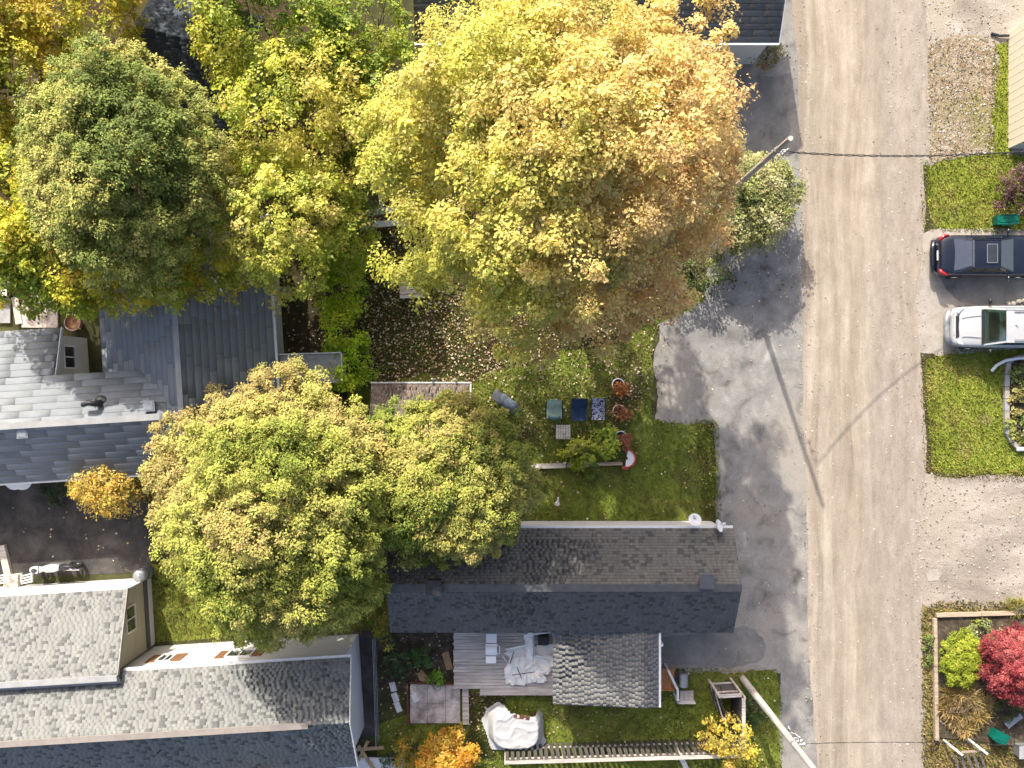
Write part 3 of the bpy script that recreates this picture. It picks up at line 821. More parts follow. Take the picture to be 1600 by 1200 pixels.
mb = MB(); mb.beam(FG(-8.93, 3.17, 2.98), FG(-8.93, 0, 4.37), .04, .17); mb.build('fascia', M['flash'], gh)
mb = MB(); mb.beam(FG(.27, .03, 3.87), FG(.27, -2.2, 4.92), .04, .17); mb.beam(FG(.27, -2.2, 4.92), FG(.27, -4.35, 3.87), .04, .17); mb.build('fascia', M['white_worn'], gh)
mb = MB(); mb.beam(FG(-8.9, .09, 3.86), FG(.27, .09, 3.86), .1, .1); mb.build('gutter', M['white'], gh)
uN = FG(-1, 0) - FG(0, 0)
for du, w in ((-7.9, .55), (-4.75, 1.05)):
    window(gh, FG(du, -.09, 2.05), uN, (0, 0, 1), w, 1.0, M['white'], shutters=M['brown_trim'], bars=1)
uE = FG(0, 1) - FG(0, 0)
window(gh, FG(-9.22, 1.75, 2.35), uE, (0, 0, 1), 1.05, 0.9, M['cream_board'], bars=1)
mb = MB(); q = P(252, 1170, 4.5)
mb.tube([q - Vector((0, 0, .25)), q + Vector((0, 0, .55))], .055, 10); mb.lathe(q + Vector((0, 0, -.1)), [(.14, 0), (.07, .1)], 12); mb.build('vent_pipe', M['metal_dark'], gh, smooth=True, sharp=R(40))

# --- dark roofed mobile home in the middle of the south
FH = frame((0, -8.13), 0)
mh = thing('house', 'long dark grey shingled mobile home with a pale grey side addition and deck', 'house', (2.0, -8.13, 0))
shm = Shingles([(0.132, 0.129, 0.124), (0.139, 0.136, 0.131), (0.082, 0.080, 0.078), (0.147, 0.144, 0.139)], [4, 4, 2.0, 2], 0.130, 0.23, 0.010, 0.0, 0.90)
rf, wl_ = MB(), MB()
gable(mh, rf, wl_, shm, FH, 'u', -5.05, 9.18, (-2.17, 0, 2.15), (2.85, 4.25, 2.85), (0.3, 0.13), show=((620, 930, 1140, 985), (820, 840, 1140, 915)))
wl_.build('wall', M['white_siding'], mh)
shadd = Shingles([(0.168, 0.164, 0.157), (0.174, 0.17, 0.163), (0.18, 0.176, 0.168), (0.118, 0.116, 0.112)], [4, 4, 3, 2.0], 0.130, 0.23, 0.006, 0.0, 0.94)
wa_ = MB()
gable(mh, rf, wa_, shadd, FH, 'v', -5.32, -2.02, (1.72, 5.5, 6.1), (2.35, 2.84, 2.74), (0.2, 0.15), show=((870, 995, 1005, 1100), None))
roof_m = rf.build('roof', M['metal_dark'], mh)
wa_.build('wall', M['white_siding'], mh)
shm.build(roof_m, 240)
shadd.build(roof_m, 60)
mb = MB(); mb.box((2.06, -8.13, 4.275), (14.22, .30, .05)); mb.build('ridge_cap', plain('charcoal_cap', (.085, .087, .09), .8, .15, 3), mh)
mb = MB(); mb.box((2.06, -5.93, 2.8), (14.2, .10, .11)); mb.build('gutter', M['white'], mh)
mb = MB(); mb.box((6.15, -11.8, 2.70), (.09, 3.28, .11)); mb.build('gutter', M['white'], mh)
mb = MB(); mb.box((6.27, -10.9, 1.3), (.09, .11, 2.55)); mb.box((6.2, -10.9, 2.6), (.16, .09, .09)); mb.build('downspout', M['white'], mh)
mb = MB(); mb.box((-3.08, -8.02, 4.5), (.52, .5, .55)); mb.box((-3.08, -8.02, 4.79), (.62, .60, .05)); mb.build('chimney', M['metal_dark'], mh)
mb = MB(); mb.box((7.75, -7.85, 4.30), (.5, .5, .22)); mb.box((7.75, -7.85, 4.43), (.58, .58, .05)); mb.build('roof_vent', plain('dull_violet_metal', (.10, .10, .115), .5, .1), mh)
# satellite dishes at the north-east corner
def dish(px, py, z, face, r, label):
    p = P(px, py, z)
    t = thing('satellite_dish', label, 'satellite dish', (p.x, p.y, 2.85), group='dishes at the corner of the dark roof')
    n = Vector(face).normalized(); qn = n.to_track_quat('Z', 'Y')
    mb = MB(); vs, fs = [], []
    rings, seg = 5, 20
    vs.append(p)
    for i in range(1, rings + 1):
        rr = r * i / rings
        for k in range(seg):
            a = 2 * math.pi * k / seg
            vs.append(p + qn @ Vector((rr * math.cos(a) * .88, rr * math.sin(a), .22 * rr * rr / r)))
    for k in range(seg): fs.append((0, 1 + k, 1 + (k + 1) % seg))
    for i in range(rings - 1):
        for k in range(seg):
            a = 1 + i * seg; fs.append((a + k, a + seg + k, a + seg + (k + 1) % seg, a + (k + 1) % seg))
    m0 = len(vs); vs2 = [Vector(v) - n * .02 for v in vs]
    mb.add(vs, fs); mb.add(vs2, [tuple(reversed(f)) for f in fs])
    mb.build('reflector', M['white_plastic'], t, smooth=True)
    arm = MB(); foc = p + n * r * 1.25
    arm.tube([p - qn @ Vector((0, r * .8, 0)), foc], .018, 6); arm.build('arm', M['metal_grey'], t)
    lb = MB(); lb.tube([foc - n * .02, foc - n * .14], [.05, .07], 10); lb.build('receiver', M['white_worn'], t)
    ms = MB(); ms.tube([p - n * .02, p - n * .12, Vector((p.x - .05, p.y - .12, 2.75))], .03, 8); ms.build('mount', M['white'], t)
dish(1086, 813, 3.25, (-.2, .55, .8), .29, 'round white satellite dish facing up, west one at the roof corner')
dish(1122, 822, 3.2, (.75, .35, .5), .30, 'tilted white satellite dish beside the driveway edge of the dark roof')

# --- roof at the top of the frame, right of the maple
FT = frame((0, 16.3), 0)
th = thing('house', 'dark grey shingled roof at the top edge beside the road', 'house', (4, 16.3, 0))
sht = Shingles([(0.15, 0.148, 0.145), (0.17, 0.168, 0.165), (0.13, 0.13, 0.13), (0.19, 0.188, 0.185)], [4, 4, 2, 1.4], 0.26, 0.9, 0.02, 0.008, 0.93)
rf, wl_ = MB(), MB()
gable(th, rf, wl_, sht, FT, 'u', -4.0, 11.05, (-2.15, 0, 2.15), (2.9, 4.2, 2.9), (0.3, 0.13), show=((1130, 0, 1216, 62), None))
roof_t = rf.build('roof', M['metal_dark'], th); wl_.build('wall', M['white_siding'], th); sht.build(roof_t, 120)
mb = MB(); mb.box((3.5, 14.10, 2.84), (15.1, .1, .11)); mb.build('gutter', M['white'], th)
mb = MB(); mb.beam((11.07, 14.1, 2.82), (11.07, 16.3, 4.12), .04, .17); mb.build('fascia', M['white'], th)

# --- blue-black roof between the trees, north-west
FN = frame(P(300, 62, 3.6).to_2d(), R(-14))
nh = thing('house', 'blue-black roof in deep shade between the northwest trees', 'house', FN(0, 0, 0))
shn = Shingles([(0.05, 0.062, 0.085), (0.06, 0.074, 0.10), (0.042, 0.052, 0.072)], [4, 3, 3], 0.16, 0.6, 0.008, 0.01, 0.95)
rf, wl_ = MB(), MB()
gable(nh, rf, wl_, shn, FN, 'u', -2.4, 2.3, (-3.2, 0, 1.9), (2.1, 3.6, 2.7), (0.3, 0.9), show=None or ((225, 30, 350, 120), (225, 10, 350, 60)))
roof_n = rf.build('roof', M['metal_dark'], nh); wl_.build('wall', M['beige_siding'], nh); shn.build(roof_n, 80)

# --- cream boarded house at the right edge
ch = thing('house', 'cream vertical-boarded house wall at the right edge above the dark red shrub', 'house', (22.15, 13.0, 0))
mb = MB(); mb.box((25.2, 13.1, 1.45), (6.0, 5.2, 2.9)); mb.build('wall', M['white_siding'], ch)
yb = 10.5
src = None
while yb < 15.65:
    if src is None:
        b_ = MB(); b_.box((22.165, 0, 1.42), (.05, .325, 2.8)); src = b_.build('wall_board', M['cream_board'], ch); o = src
    else:
        o = src.copy(); COL.objects.link(o); o.parent = ch
    o.location = (0, yb + .17 - 0, 0)
    yb += .345
for o in [c for c in ch.children if c.name.startswith('wall_board')]: o.location.y -= 0
mb = MB(); slab(mb, Vector((22.0, 15.9, 2.85)), Vector((22.0, 10.3, 2.85)), Vector((25.2, 10.3, 4.2)), Vector((25.2, 15.9, 4.2))); mb.build('roof', M['flash_grey'], ch)
mb = MB(); mb.box((21.95, 13.1, 2.82), (.1, 5.6, .12)); mb.build('gutter', M['white'], ch)
window(ch, (22.19, 14.75, 1.75), (0, -1, 0), (0, 0, 1), .5, .5, M['brown_trim'], bars=0)
window(ch, (22.19, 12.6, 2.0), (0, -1, 0), (0, 0, 1), 1.3, .9, M['white'], bars=1)
mb = MB(); mb.tube([(22.1, 15.5, .15), (21.7, 15.5, .12), (21.35, 15.62, .08)], .06, 8); mb.build('downspout', M['metal_dark'], ch)

# ------------------------------------------------------------------ trees and plants
def branch(mb, a, b, r0, r1, bend=0.4, n=6, seg=7):
    a, b = Vector(a), Vector(b); d = b - a
    k1, k2 = Vector([random.uniform(-1, 1) for _ in range(3)]) * bend, Vector([random.uniform(-1, 1) for _ in range(3)]) * bend
    pts, rad = [], []
    for i in range(n):
        t = i / (n - 1)
        pts.append(a + d * t + (k1 * math.sin(math.pi * t) + k2 * math.sin(2 * math.pi * t) * .5))
        rad.append(r0 + (r1 - r0) * t)
    mb.tube(pts, rad, seg)
    return pts

def noise3(p, s, seed):
    return mnoise.noise(Vector((p[0] * s + seed, p[1] * s - seed * .7, p[2] * s + seed * .3)))

def crown_points(lobes, dens, shell=(0.55, 1.05), low=-0.55, seed=0.0, rough=0.25):
    """clump centres through the outer part of a set of ellipsoid lobes, with outward directions"""
    C, O = [], []
    for li, (cx, cy, cz, rx, ry, rz) in enumerate(lobes):
        area = 4 * math.pi * (((rx*ry)**1.6 + (rx*rz)**1.6 + (ry*rz)**1.6) / 3) ** (1 / 1.6)
        n = int(area * dens * (1.75 if li == 0 and len(lobes) > 6 else 0.85))
        up = (0.95 * (rng.random(n) < 0.7)) if li == 0 and len(lobes) > 6 else np.zeros(n)
        d = unit(rng.normal(0, 1, (n, 3)) + np.c_[np.zeros((n, 2)), up])
        d = d[d[:, 2] > low]
        f = shell[0] + (shell[1] - shell[0]) * rng.uniform(0, 1, len(d)) ** 0.55
        ctr, rad = np.array((cx, cy, cz)), np.array((rx, ry, rz))
        q = ctr + d * rad * f[:, None]
        w = np.array([1 + rough * noise3(p, 0.55, seed + li) + 0.7 * rough * noise3(p, 1.3, seed) + 0.4 * rough * noise3(p, 2.6, seed) for p in q])
        q = ctr + (q - ctr) * w[:, None]
        keep = np.ones(len(q), bool)
        for lj, (ax, ay, az, bx, by, bz) in enumerate(lobes):
            if lj == li: continue
            r = (((q - np.array((ax, ay, az))) / np.array((bx, by, bz))) ** 2).sum(1)
            keep &= ~((r < (0.12 if li == 0 else 0.3)))
        C.append(q[keep]); O.append(unit(d[keep] / rad))
    return np.concatenate(C), np.concatenate(O)

def foliage(C, O, per, spread, size, pal_fn, style='broad', droop=0.25):
    """leaves for clumps; every clump is a small dome of leaves round the end of a twig; returns V, F, tint"""
    n = len(C)
    cnt = np.maximum(3, (per * rng.uniform(0.5, 1.5, n)).astype(int))
    idx = np.repeat(np.arange(n), cnt); m = len(idx)
    sp = (spread * rng.uniform(0.45, 1.55, n))[idx][:, None]
    o = O[idx]
    if style == 'broad':
        g = unit(rng.normal(0, 1, (m, 3)) + o * 0.55 + np.array([[0, 0, 0.55]]))
        rr = rng.uniform(0.15, 1.0, (m, 1)) ** 0.6
        base = C[idx] + g * sp * rr * np.array([[1, 1, 0.62]])
        base[:, 2] -= ((g[:, 0] ** 2 + g[:, 1] ** 2) * rr[:, 0] ** 2) * sp[:, 0] * droop
        N = unit(g * 0.75 + np.array([[0, 0, 0.45]]) + np.array([list(to_sun)]) * 0.6 + rng.normal(0, 0.36, (m, 3)))
        D = unit(g * np.array([[1, 1, 0.2]]) + rng.normal(0, 0.6, (m, 3)) + np.array([[0, 0, -0.3]]))
        L = size * rng.uniform(0.5, 1.15, m) * (1 + .75 * (rng.random(m) < .18)); W = L * rng.uniform(0.5, 0.95, m)
        V, F = leaf_cards(base, N, D, L, W, 0.18)
    elif style == 'blade':
        g = unit(rng.normal(0, 1, (m, 3)) * np.array([[1, 1, .3]]) + np.array([[0, 0, 0.5]]))
        base = C[idx] * np.array([[1, 1, .35]]) + g * sp * 0.3
        D = unit(g + o * .4); N = unit(np.array([[0, 0, 1.0]]) + rng.normal(0, 0.4, (m, 3)))
        L = size * rng.uniform(0.7, 1.6, m); W = L * rng.uniform(0.06, 0.12, m)
        V, F = leaf_cards(base, N, D, L, W, 0.2)
    else:                               # conifer: a spray of flattened fingers fanning out from the twig end
        ax = unit(o * 0.8 + np.array([[0, 0, 0.5]]))
        g = unit(rng.normal(0, 1, (m, 3)) + ax * 0.7)
        rr = rng.uniform(0.1, 1.0, (m, 1)) ** 0.7
        base = C[idx] + g * sp * rr * 0.8
        D = unit((g * 0.9 + ax * 0.5 + rng.normal(0, 0.35, (m, 3))) * np.array([[1, 1, 0.38]]))
        N = unit(g * 0.55 + np.array([[0, 0, 0.5]]) + np.array([list(to_sun)]) * 0.6 + rng.normal(0, 0.38, (m, 3)))
        L = size * rng.uniform(0.6, 1.4, m); W = L * rng.uniform(0.42, 0.7, m)
        V, F = leaf_cards(base, N, D, L, W, 0.2)
    cc = pal_fn(C) * rng.uniform(0.78, 1.25, (n, 1))     # per clump colour
    t = cc[idx] * rng.uniform(0.75, 1.25, (m, 1)) * (1 + rng.normal(0, 0.06, (m, 3)))
    return V, F, np.repeat(np.clip(t, 0.004, 0.9), 4, 0)

def pal_mix(pal, seed=0.0, scale=0.35, jitter=0.5):
    """colour by position (broad patches of foliage that turned together) and chance"""
    pal = np.array(pal, dtype=float)
    def fn(C):
        x = np.array([0.5 + 0.9 * noise3(p, scale, seed) for p in C]) + rng.normal(0, jitter * 0.25, len(C))
        x = np.clip(x, 0, 0.999) * (len(pal) - 1)
        i = x.astype(int); f = (x - i)[:, None]
        return pal[i] * (1 - f) + pal[np.minimum(i + 1, len(pal) - 1)] * f
    return fn

def tree(name, label, cat, base, lobes, dens, per, spread, size, pal_fn, style='broad', trunk_r=0.25, group=None, bark=None, shell=(0.55, 1.05),
         low=-0.55, seed=0.0, limbs=7, twigs=10, rough=0.25, droop=0.25, trim=None):
    bark = bark or M['bark']
    t = thing(name, label, cat, base, group)
    base = Vector(base)
    top = max(l[2] for l in lobes); cx = sum(l[0]*l[3] for l in lobes) / sum(l[3] for l in lobes); cy = sum(l[1]*l[4] for l in lobes) / sum(l[4] for l in lobes)
    fork = Vector((base.x * .6 + cx * .4, base.y * .6 + cy * .4, top * .45))
    mb = MB(); branch(mb, base - Vector((0, 0, .1)), fork, trunk_r, trunk_r * .72, .08, 6, 10)
    mb.build('trunk', bark, t, smooth=True)
    C, O = crown_points(lobes, dens, shell, low, seed, rough if style == 'broad' else rough * .8)
    if trim is not None:
        k = ~trim(C); C, O = C[k], O[k]
    V, F, T = foliage(C, O, per, spread, size, pal_fn, style, droop)
    off = np.array(t.location)
    me = np_mesh('crown', V - off, F, M['needle'] if style == 'needle' else M['leaf'], T)
    link_obj('crown', me, t)
    for k in range(limbs):
        l = lobes[k % len(lobes)]
        mb = MB(); a = random.uniform(0, 6.28)
        tip = Vector((l[0] + math.cos(a) * l[3] * .45, l[1] + math.sin(a) * l[4] * .45, l[2] + l[5] * random.uniform(.1, .5)))
        pts = branch(mb, fork - Vector((0, 0, .3)), tip, trunk_r * .5, trunk_r * .12, .35)
        d2 = ((C - np.array(tip)) ** 2).sum(1)
        near = np.argsort(d2)[:twigs * 6]
        for i in rng.permutation(near)[:twigs]:
            q = pts[random.randint(2, len(pts) - 1)]
            branch(mb, q, Vector(C[i]), trunk_r * .13, .012, .18, 5, 5)
        mb.build('limb', bark, t, smooth=True)
    return t

# the big autumn maple
def maple_pal(C):
    gold = np.array((0.78, 0.64, 0.20)); lime = np.array((0.56, 0.55, 0.085)); oran = np.array((0.80, 0.57, 0.25)); pink = np.array((0.80, 0.49, 0.26)); grn = np.array((0.25, 0.31, 0.04))
    out = np.zeros((len(C), 3))
    for i, p in enumerate(C):
        e = (p[0] - 1.0) / 5.3                                   # turns orange towards the road side
        s = -(p[1] - 7.3) / 5.5
        a = noise3(p, 0.28, 3.1); b = noise3(p, 0.75, 9.4); c = noise3(p, 0.5, 17.0)
        w = np.array([0.8 + 0.5 * b - .25 * s, 0.8 - 0.7 * e + 0.8 * a, max(0.0, 0.5 + 0.85 * e + 0.8 * b), max(0.0, -0.1 + 0.75 * e + 0.6 * s + 1.1 * a), max(0.0, 0.35 - 0.25 * e + 1.0 * c)])
        w = np.clip(w, 0, None) ** 2.2
        if rng.random() < 0.3: w = w * rng.uniform(0.1, 2.5, 5)
        w /= w.sum() + 1e-6
        out[i] = w[0]*gold + w[1]*lime + w[2]*oran + w[3]*pink + w[4]*grn
    return out
ml = [(1.1, 7.2, 10.6, 5.0, 5.1, 5.2)]
for k in range(13):
    a = 2 * math.pi * k / 13 + .2
    rr = 4.55 + .5 * math.sin(3.1 * k)
    ml.append((1.2 + rr * math.cos(a), 7.3 + rr * math.sin(a), 9.6 + 1.7 * math.sin(2.3 * k), 1.7, 1.7, 1.5))
for k in range(8):
    a = 2 * math.pi * k / 8 + .6
    rr = 2.7 + .4 * math.sin(2.1 * k)
    ml.append((1.3 + rr * math.cos(a), 7.2 + rr * math.sin(a), 13.2 + .7 * math.sin(1.7 * k), 1.6, 1.6, 1.35))
ml += [(4.2, 7.6, 15.0, 1.7, 1.6, 1.5), (4.0, 6.0, 13.8, 1.6, 1.6, 1.4), (1.4, 7.4, 15.4, 1.9, 1.9, 1.4), (5.3, 8.6, 12.4, 1.5, 1.7, 1.6)]
ml += [(5.9, 7.3, 10.6, 1.45, 1.5, 1.4), (5.6, 9.6, 11.4, 1.4, 1.5, 1.4), (5.3, 5.2, 9.4, 1.5, 1.5, 1.4), (5.4, 11.4, 11.2, 1.4, 1.4, 1.4), (3.2, 11.6, 12.2, 1.7, 1.6, 1.4)]
ml += [(-2.0, 5.6, 7.4, 2.2, 2.0, 1.2), (1.6, 4.6, 7.6, 2.0, 1.6, 1.0)]
tree('maple_tree', 'huge golden and orange maple in the middle of the top, largest crown', 'tree', (1.2, 8.2, 0), ml, 2.5, 150, 0.48, 0.100, maple_pal,
     trunk_r=.42, shell=(0.70, 1.06), low=-0.4, seed=5, limbs=16, twigs=14, bark=M['bark_pale'], trim=lambda C: ((C[:, 0] < -3.3) & (C[:, 1] > 4.4) & (C[:, 1] < 6.3)) | np.array([noise3(p, .62, 77.) < -.24 for p in C]))

CED = [(0.20, 0.245, 0.035), (0.31, 0.34, 0.058), (0.40, 0.405, 0.085), (0.44, 0.41, 0.11), (0.41, 0.33, 0.11)]
def cedar_lobes(cx, cy, cz, rx, ry, rz, n, seed, sub=0.27):
    r = random.Random(seed); L = [(cx, cy, cz, rx * .9, ry * .9, rz * .93)]
    for k in range(n):
        a = 2 * math.pi * k / n + r.uniform(-.25, .25); f = r.uniform(.52, .80)
        zz = cz + rz * (1 - f) * r.uniform(.3, 1.1) - .4
        s = r.uniform(.8, 1.2) * sub
        L.append((cx + rx * f * math.cos(a), cy + ry * f * math.sin(a), zz, rx * s, ry * s, rz * s * 1.1))
    return L
tree('cedar_tree', 'broad round yellow-green cedar covering the space between the two left houses', 'tree', (-9.0, -4.6, 0), cedar_lobes(-8.9, -4.55, 4.8, 4.9, 5.2, 5.0, 17, 3), 5.4, 88, 0.32, 0.098,
     pal_mix(CED, 2.0, .3, .55), 'needle', trunk_r=.34, shell=(.72, 1.05), low=-.12, seed=12, limbs=8, twigs=5)
tree('cedar_tree', 'smaller green-gold cedar reaching over the dark roof, right of the broad cedar', 'tree', (-2.1, -3.9, 0), cedar_lobes(-2.3, -3.75, 4.2, 3.3, 3.5, 3.5, 11, 8) + [(-5.0, -3.3, 4.6, 1.6, 1.8, 1.7), (-4.6, -5.6, 4.2, 1.7, 1.7, 1.7), (-4.3, -1.9, 3.8, 1.4, 1.2, 1.3)], 5.6, 88, 0.31, 0.096,
     pal_mix([(0.17, 0.225, 0.035), (0.28, 0.315, 0.055), (0.38, 0.38, 0.08), (0.45, 0.385, 0.115)], 7.0, .35, .8), 'needle', trunk_r=.26, shell=(.72, 1.05), low=-.12, seed=31, limbs=6, twigs=5)
tree('cedar_tree', 'dark olive conifer with grey-green sprays in the northwest, above the blue-shaded roof', 'tree', (-14.0, 8.3, 0), cedar_lobes(-14.2, 7.9, 6.5, 3.5, 4.4, 4.4, 14, 21, .36), 5.2, 88, 0.32, 0.096,
     pal_mix([(0.145, 0.19, 0.038), (0.25, 0.285, 0.06), (0.37, 0.375, 0.09), (0.46, 0.43, 0.125)], 14.0, .35, .9), 'needle', trunk_r=.34, shell=(.72, 1.05), low=-.12, seed=44, limbs=7, twigs=6)
YEL = [(0.26, 0.32, 0.025), (0.46, 0.48, 0.04), (0.70, 0.60, 0.05), (0.76, 0.58, 0.08)]
tree('maple_tree', 'yellow and green maple overhanging the north edge of the blue-shaded roof', 'tree', (-17.0, 6.0, 0), [(-17.2, 5.2, 5.6, 2.9, 2.2, 2.0), (-19.3, 6.6, 6.2, 2.3, 2.3, 2.0), (-15.6, 4.4, 5.2, 1.8, 1.6, 1.4), (-18.9, 4.3, 5.0, 1.9, 1.5, 1.4), (-13.6, 4.6, 5.2, 1.7, 1.5, 1.5), (-16.6, 7.2, 6.2, 2, 2, 1.6), (-11.7, 4.9, 4.6, 1.5, 1.3, 1.3)], 2.6, 80, .46, .125,
     pal_mix(YEL, 3.3, .4, .8), trunk_r=.24, seed=52, limbs=6, twigs=8, droop=.6)
tree('maple_tree', 'bright yellow tree filling the top left corner', 'tree', (-20.5, 13.5, 0), [(-20.3, 14.2, 6, 2.6, 2.6, 2.2), (-19.0, 11.6, 5.6, 2.2, 2.2, 1.9), (-17.2, 14.6, 5.6, 2.2, 2.0, 1.8), (-21.3, 9.6, 5.6, 2.1, 2.4, 1.8), (-16.2, 13.4, 5, 1.2, 1.2, 1.2), (-19.6, 8.2, 4.4, 2.4, 2.4, 1.6), (-16.8, 10.6, 4.2, 2.4, 2.2, 1.6), (-16.2, 14.4, 4.6, 1.6, 1.6, 1.4)], 2.6, 80, .46, .125,
     pal_mix([(0.26, 0.30, 0.03), (0.48, 0.46, 0.04), (0.70, 0.56, 0.06), (0.70, 0.52, 0.08)], 6.1, .4, .8), trunk_r=.24, seed=57, limbs=5, twigs=6)
GRN = [(0.18, 0.26, 0.025), (0.31, 0.39, 0.035), (0.46, 0.49, 0.05), (0.58, 0.54, 0.07)]
tree('leafy_tree', 'mid green leafy tree at the top edge, left of the big maple', 'tree', (-9.0, 13.6, 0), [(-9.2, 14.2, 5.4, 2.7, 2.2, 2.0), (-10.8, 13.0, 4.8, 1.6, 1.4, 1.4), (-7.2, 13.0, 5.0, 1.8, 1.7, 1.5), (-9.4, 12.2, 4.8, 1.9, 1.4, 1.3), (-11.0, 14.9, 5.2, 1.5, 1.4, 1.3), (-9.6, 13.2, 4.0, 2.6, 2.2, 1.4)], 3.0, 80, .42, .12,
     pal_mix(GRN, 9.9, .45, .8), trunk_r=.2, seed=61, limbs=5, twigs=6)
tree('leafy_tree', 'olive green tree in the middle of the row left of the big maple', 'tree', (-8.3, 10.0, 0), [(-8.6, 10.2, 6.0, 2.2, 2.3, 2.0), (-7.2, 9.0, 5.0, 1.7, 1.8, 1.7), (-9.4, 8.8, 5.4, 1.6, 1.6, 1.5), (-7.3, 11.3, 5.2, 1.7, 1.5, 1.4)], 2.8, 80, .42, .12,
     pal_mix([(0.28, 0.34, 0.035), (0.44, 0.47, 0.05), (0.58, 0.55, 0.08), (0.64, 0.56, 0.12)], 19.9, .5, .9), trunk_r=.2, seed=67, limbs=6, twigs=10)
tree('leafy_tree', 'pale yellow-green tree standing at the north end of the white gutter', 'tree', (-8.6, 6.2, 0), [(-8.7, 6.4, 6.0, 2.0, 2.2, 2.0), (-9.6, 7.4, 5.6, 1.5, 1.5, 1.5), (-8.9, 4.6, 5.0, 1.5, 1.3, 1.3), (-7.6, 6.6, 5.0, 1.5, 1.8, 1.6), (-10.3, 5.9, 5.2, 1.2, 1.3, 1.2), (-10.2, 4.9, 4.5, 1.3, 1.1, 1.1)], 3.2, 80, .40, .11,
     pal_mix([(0.38, 0.43, 0.055), (0.54, 0.56, 0.085), (0.66, 0.62, 0.13), (0.72, 0.62, 0.19)], 23.0, .5, .9), trunk_r=.18, seed=71, limbs=6, twigs=8)
tree('leafy_tree', 'narrow dark green tree in the shade between the pale tree and the big maple', 'tree', (-6.7, 6.9, 0), [(-6.8, 8.4, 3.4, 1.1, 1.7, 1.5), (-6.7, 6.2, 3.2, 1.1, 1.7, 1.5), (-6.5, 10.4, 3.6, 1.2, 1.5, 1.5)], 3.0, 60, .40, .12,
     pal_mix(GRN[:3], 29.0, .5, .8), trunk_r=.14, seed=75, limbs=4, twigs=6)
tree('leafy_tree', 'shaded dark green tree squeezed between the top edge and the big maple', 'tree', (-6.2, 13.6, 0), [(-6.0, 14.2, 4.6, 1.8, 2.0, 1.7), (-5.0, 12.4, 4.2, 1.4, 1.6, 1.4), (-6.8, 11.8, 4.4, 1.3, 1.4, 1.4)], 2.6, 70, .42, .125,
     pal_mix(GRN[:3], 41.0, .5, .8), trunk_r=.16, seed=85, limbs=4, twigs=6)
tree('leafy_tree', 'yellowing tree added beyond the top edge to shade the blue-black roof', 'tree', (-14.6, 19.3, 0), [(-14.6, 19.0, 6.2, 2.8, 2.6, 2.4), (-12.0, 19.2, 6.0, 2.3, 2.2, 2.0), (-16.6, 18.4, 5.6, 1.8, 1.8, 1.6)], 2.0, 60, .5, .14,
     pal_mix(YEL, 47.0, .5, .8), trunk_r=.2, seed=88, limbs=4, twigs=5)  # added to cast shade on the northwest roof, almost wholly out of frame
tree('hedge', 'bright green hedge strip running down beside the leaf-covered lawn', 'hedge', (-7.2, 2.4, 0), [(-7.2, 4.0, 1.5, .95, 1.5, 1.0), (-7.25, 2.5, 1.5, .95, 1.5, 1.0), (-7.1, 1.1, 1.4, 1.0, 1.4, .95), (-7.2, 5.4, 1.6, .85, 1.3, 1.1)], 4.4, 64, .32, .10,
     pal_mix([(0.28, 0.44, 0.014), (0.45, 0.60, 0.02), (0.58, 0.64, 0.035)], 33.0, .6, .8), trunk_r=.05, seed=79, limbs=4, twigs=5)

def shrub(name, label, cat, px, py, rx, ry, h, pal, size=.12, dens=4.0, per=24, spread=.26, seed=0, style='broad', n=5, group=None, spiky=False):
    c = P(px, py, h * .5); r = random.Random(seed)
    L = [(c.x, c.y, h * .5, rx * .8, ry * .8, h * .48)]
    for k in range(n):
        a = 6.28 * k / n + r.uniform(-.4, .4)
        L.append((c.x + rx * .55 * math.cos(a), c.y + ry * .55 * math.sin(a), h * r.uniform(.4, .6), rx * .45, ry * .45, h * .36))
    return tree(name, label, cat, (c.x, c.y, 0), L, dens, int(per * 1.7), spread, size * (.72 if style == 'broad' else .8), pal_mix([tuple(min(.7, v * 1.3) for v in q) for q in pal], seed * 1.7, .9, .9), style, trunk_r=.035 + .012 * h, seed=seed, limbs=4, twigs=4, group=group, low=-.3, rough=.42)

shrub('shrub', 'tall grey-green shrub round the foot of the utility pole by the driveway', 'shrub', 1172, 315, 1.95, 2.15, 3.4, [(0.16, 0.185, 0.05), (0.29, 0.295, 0.10), (0.39, 0.37, 0.17), (0.45, 0.42, 0.25)], .13, 6.0, 34, .36, 81, n=9)
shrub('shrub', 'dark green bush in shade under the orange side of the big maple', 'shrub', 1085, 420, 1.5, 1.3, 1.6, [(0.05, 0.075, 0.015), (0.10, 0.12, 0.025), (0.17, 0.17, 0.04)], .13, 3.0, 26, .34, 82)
shrub('shrub', 'small green bush under the eave of the roof at the top edge', 'shrub', 1203, 86, .75, .55, 1.3, [(0.12, 0.14, 0.05), (0.2, 0.22, 0.08), (0.27, 0.2, 0.1)], .11, 5, 22, .25, 83)
shrub('shrub', 'round dark red shrub below the cream house wall', 'shrub', 1582, 296, .95, 1.05, 1.5, [(0.05, 0.018, 0.02), (0.11, 0.05, 0.048), (0.20, 0.115, 0.10)], .10, 6, 28, .24, 84)
shrub('shrub', 'bright lime conifer bush in the timber-edged bed', 'shrub', 1502, 1028, 1.0, 1.3, 1.0, [(0.10, 0.145, 0.010), (0.185, 0.225, 0.015), (0.26, 0.28, 0.03)], .085, 13, 44, .18, 85, style='needle', n=9)
shrub('japanese_maple', 'crimson Japanese maple spreading at the right end of the timber-edged bed', 'tree', 1585, 1035, 1.55, 1.7, 2.2, [(0.10, 0.010, 0.016), (0.20, 0.022, 0.03), (0.33, 0.055, 0.06), (0.42, 0.12, 0.11)], .085, 7, 50, .24, 86, n=11)
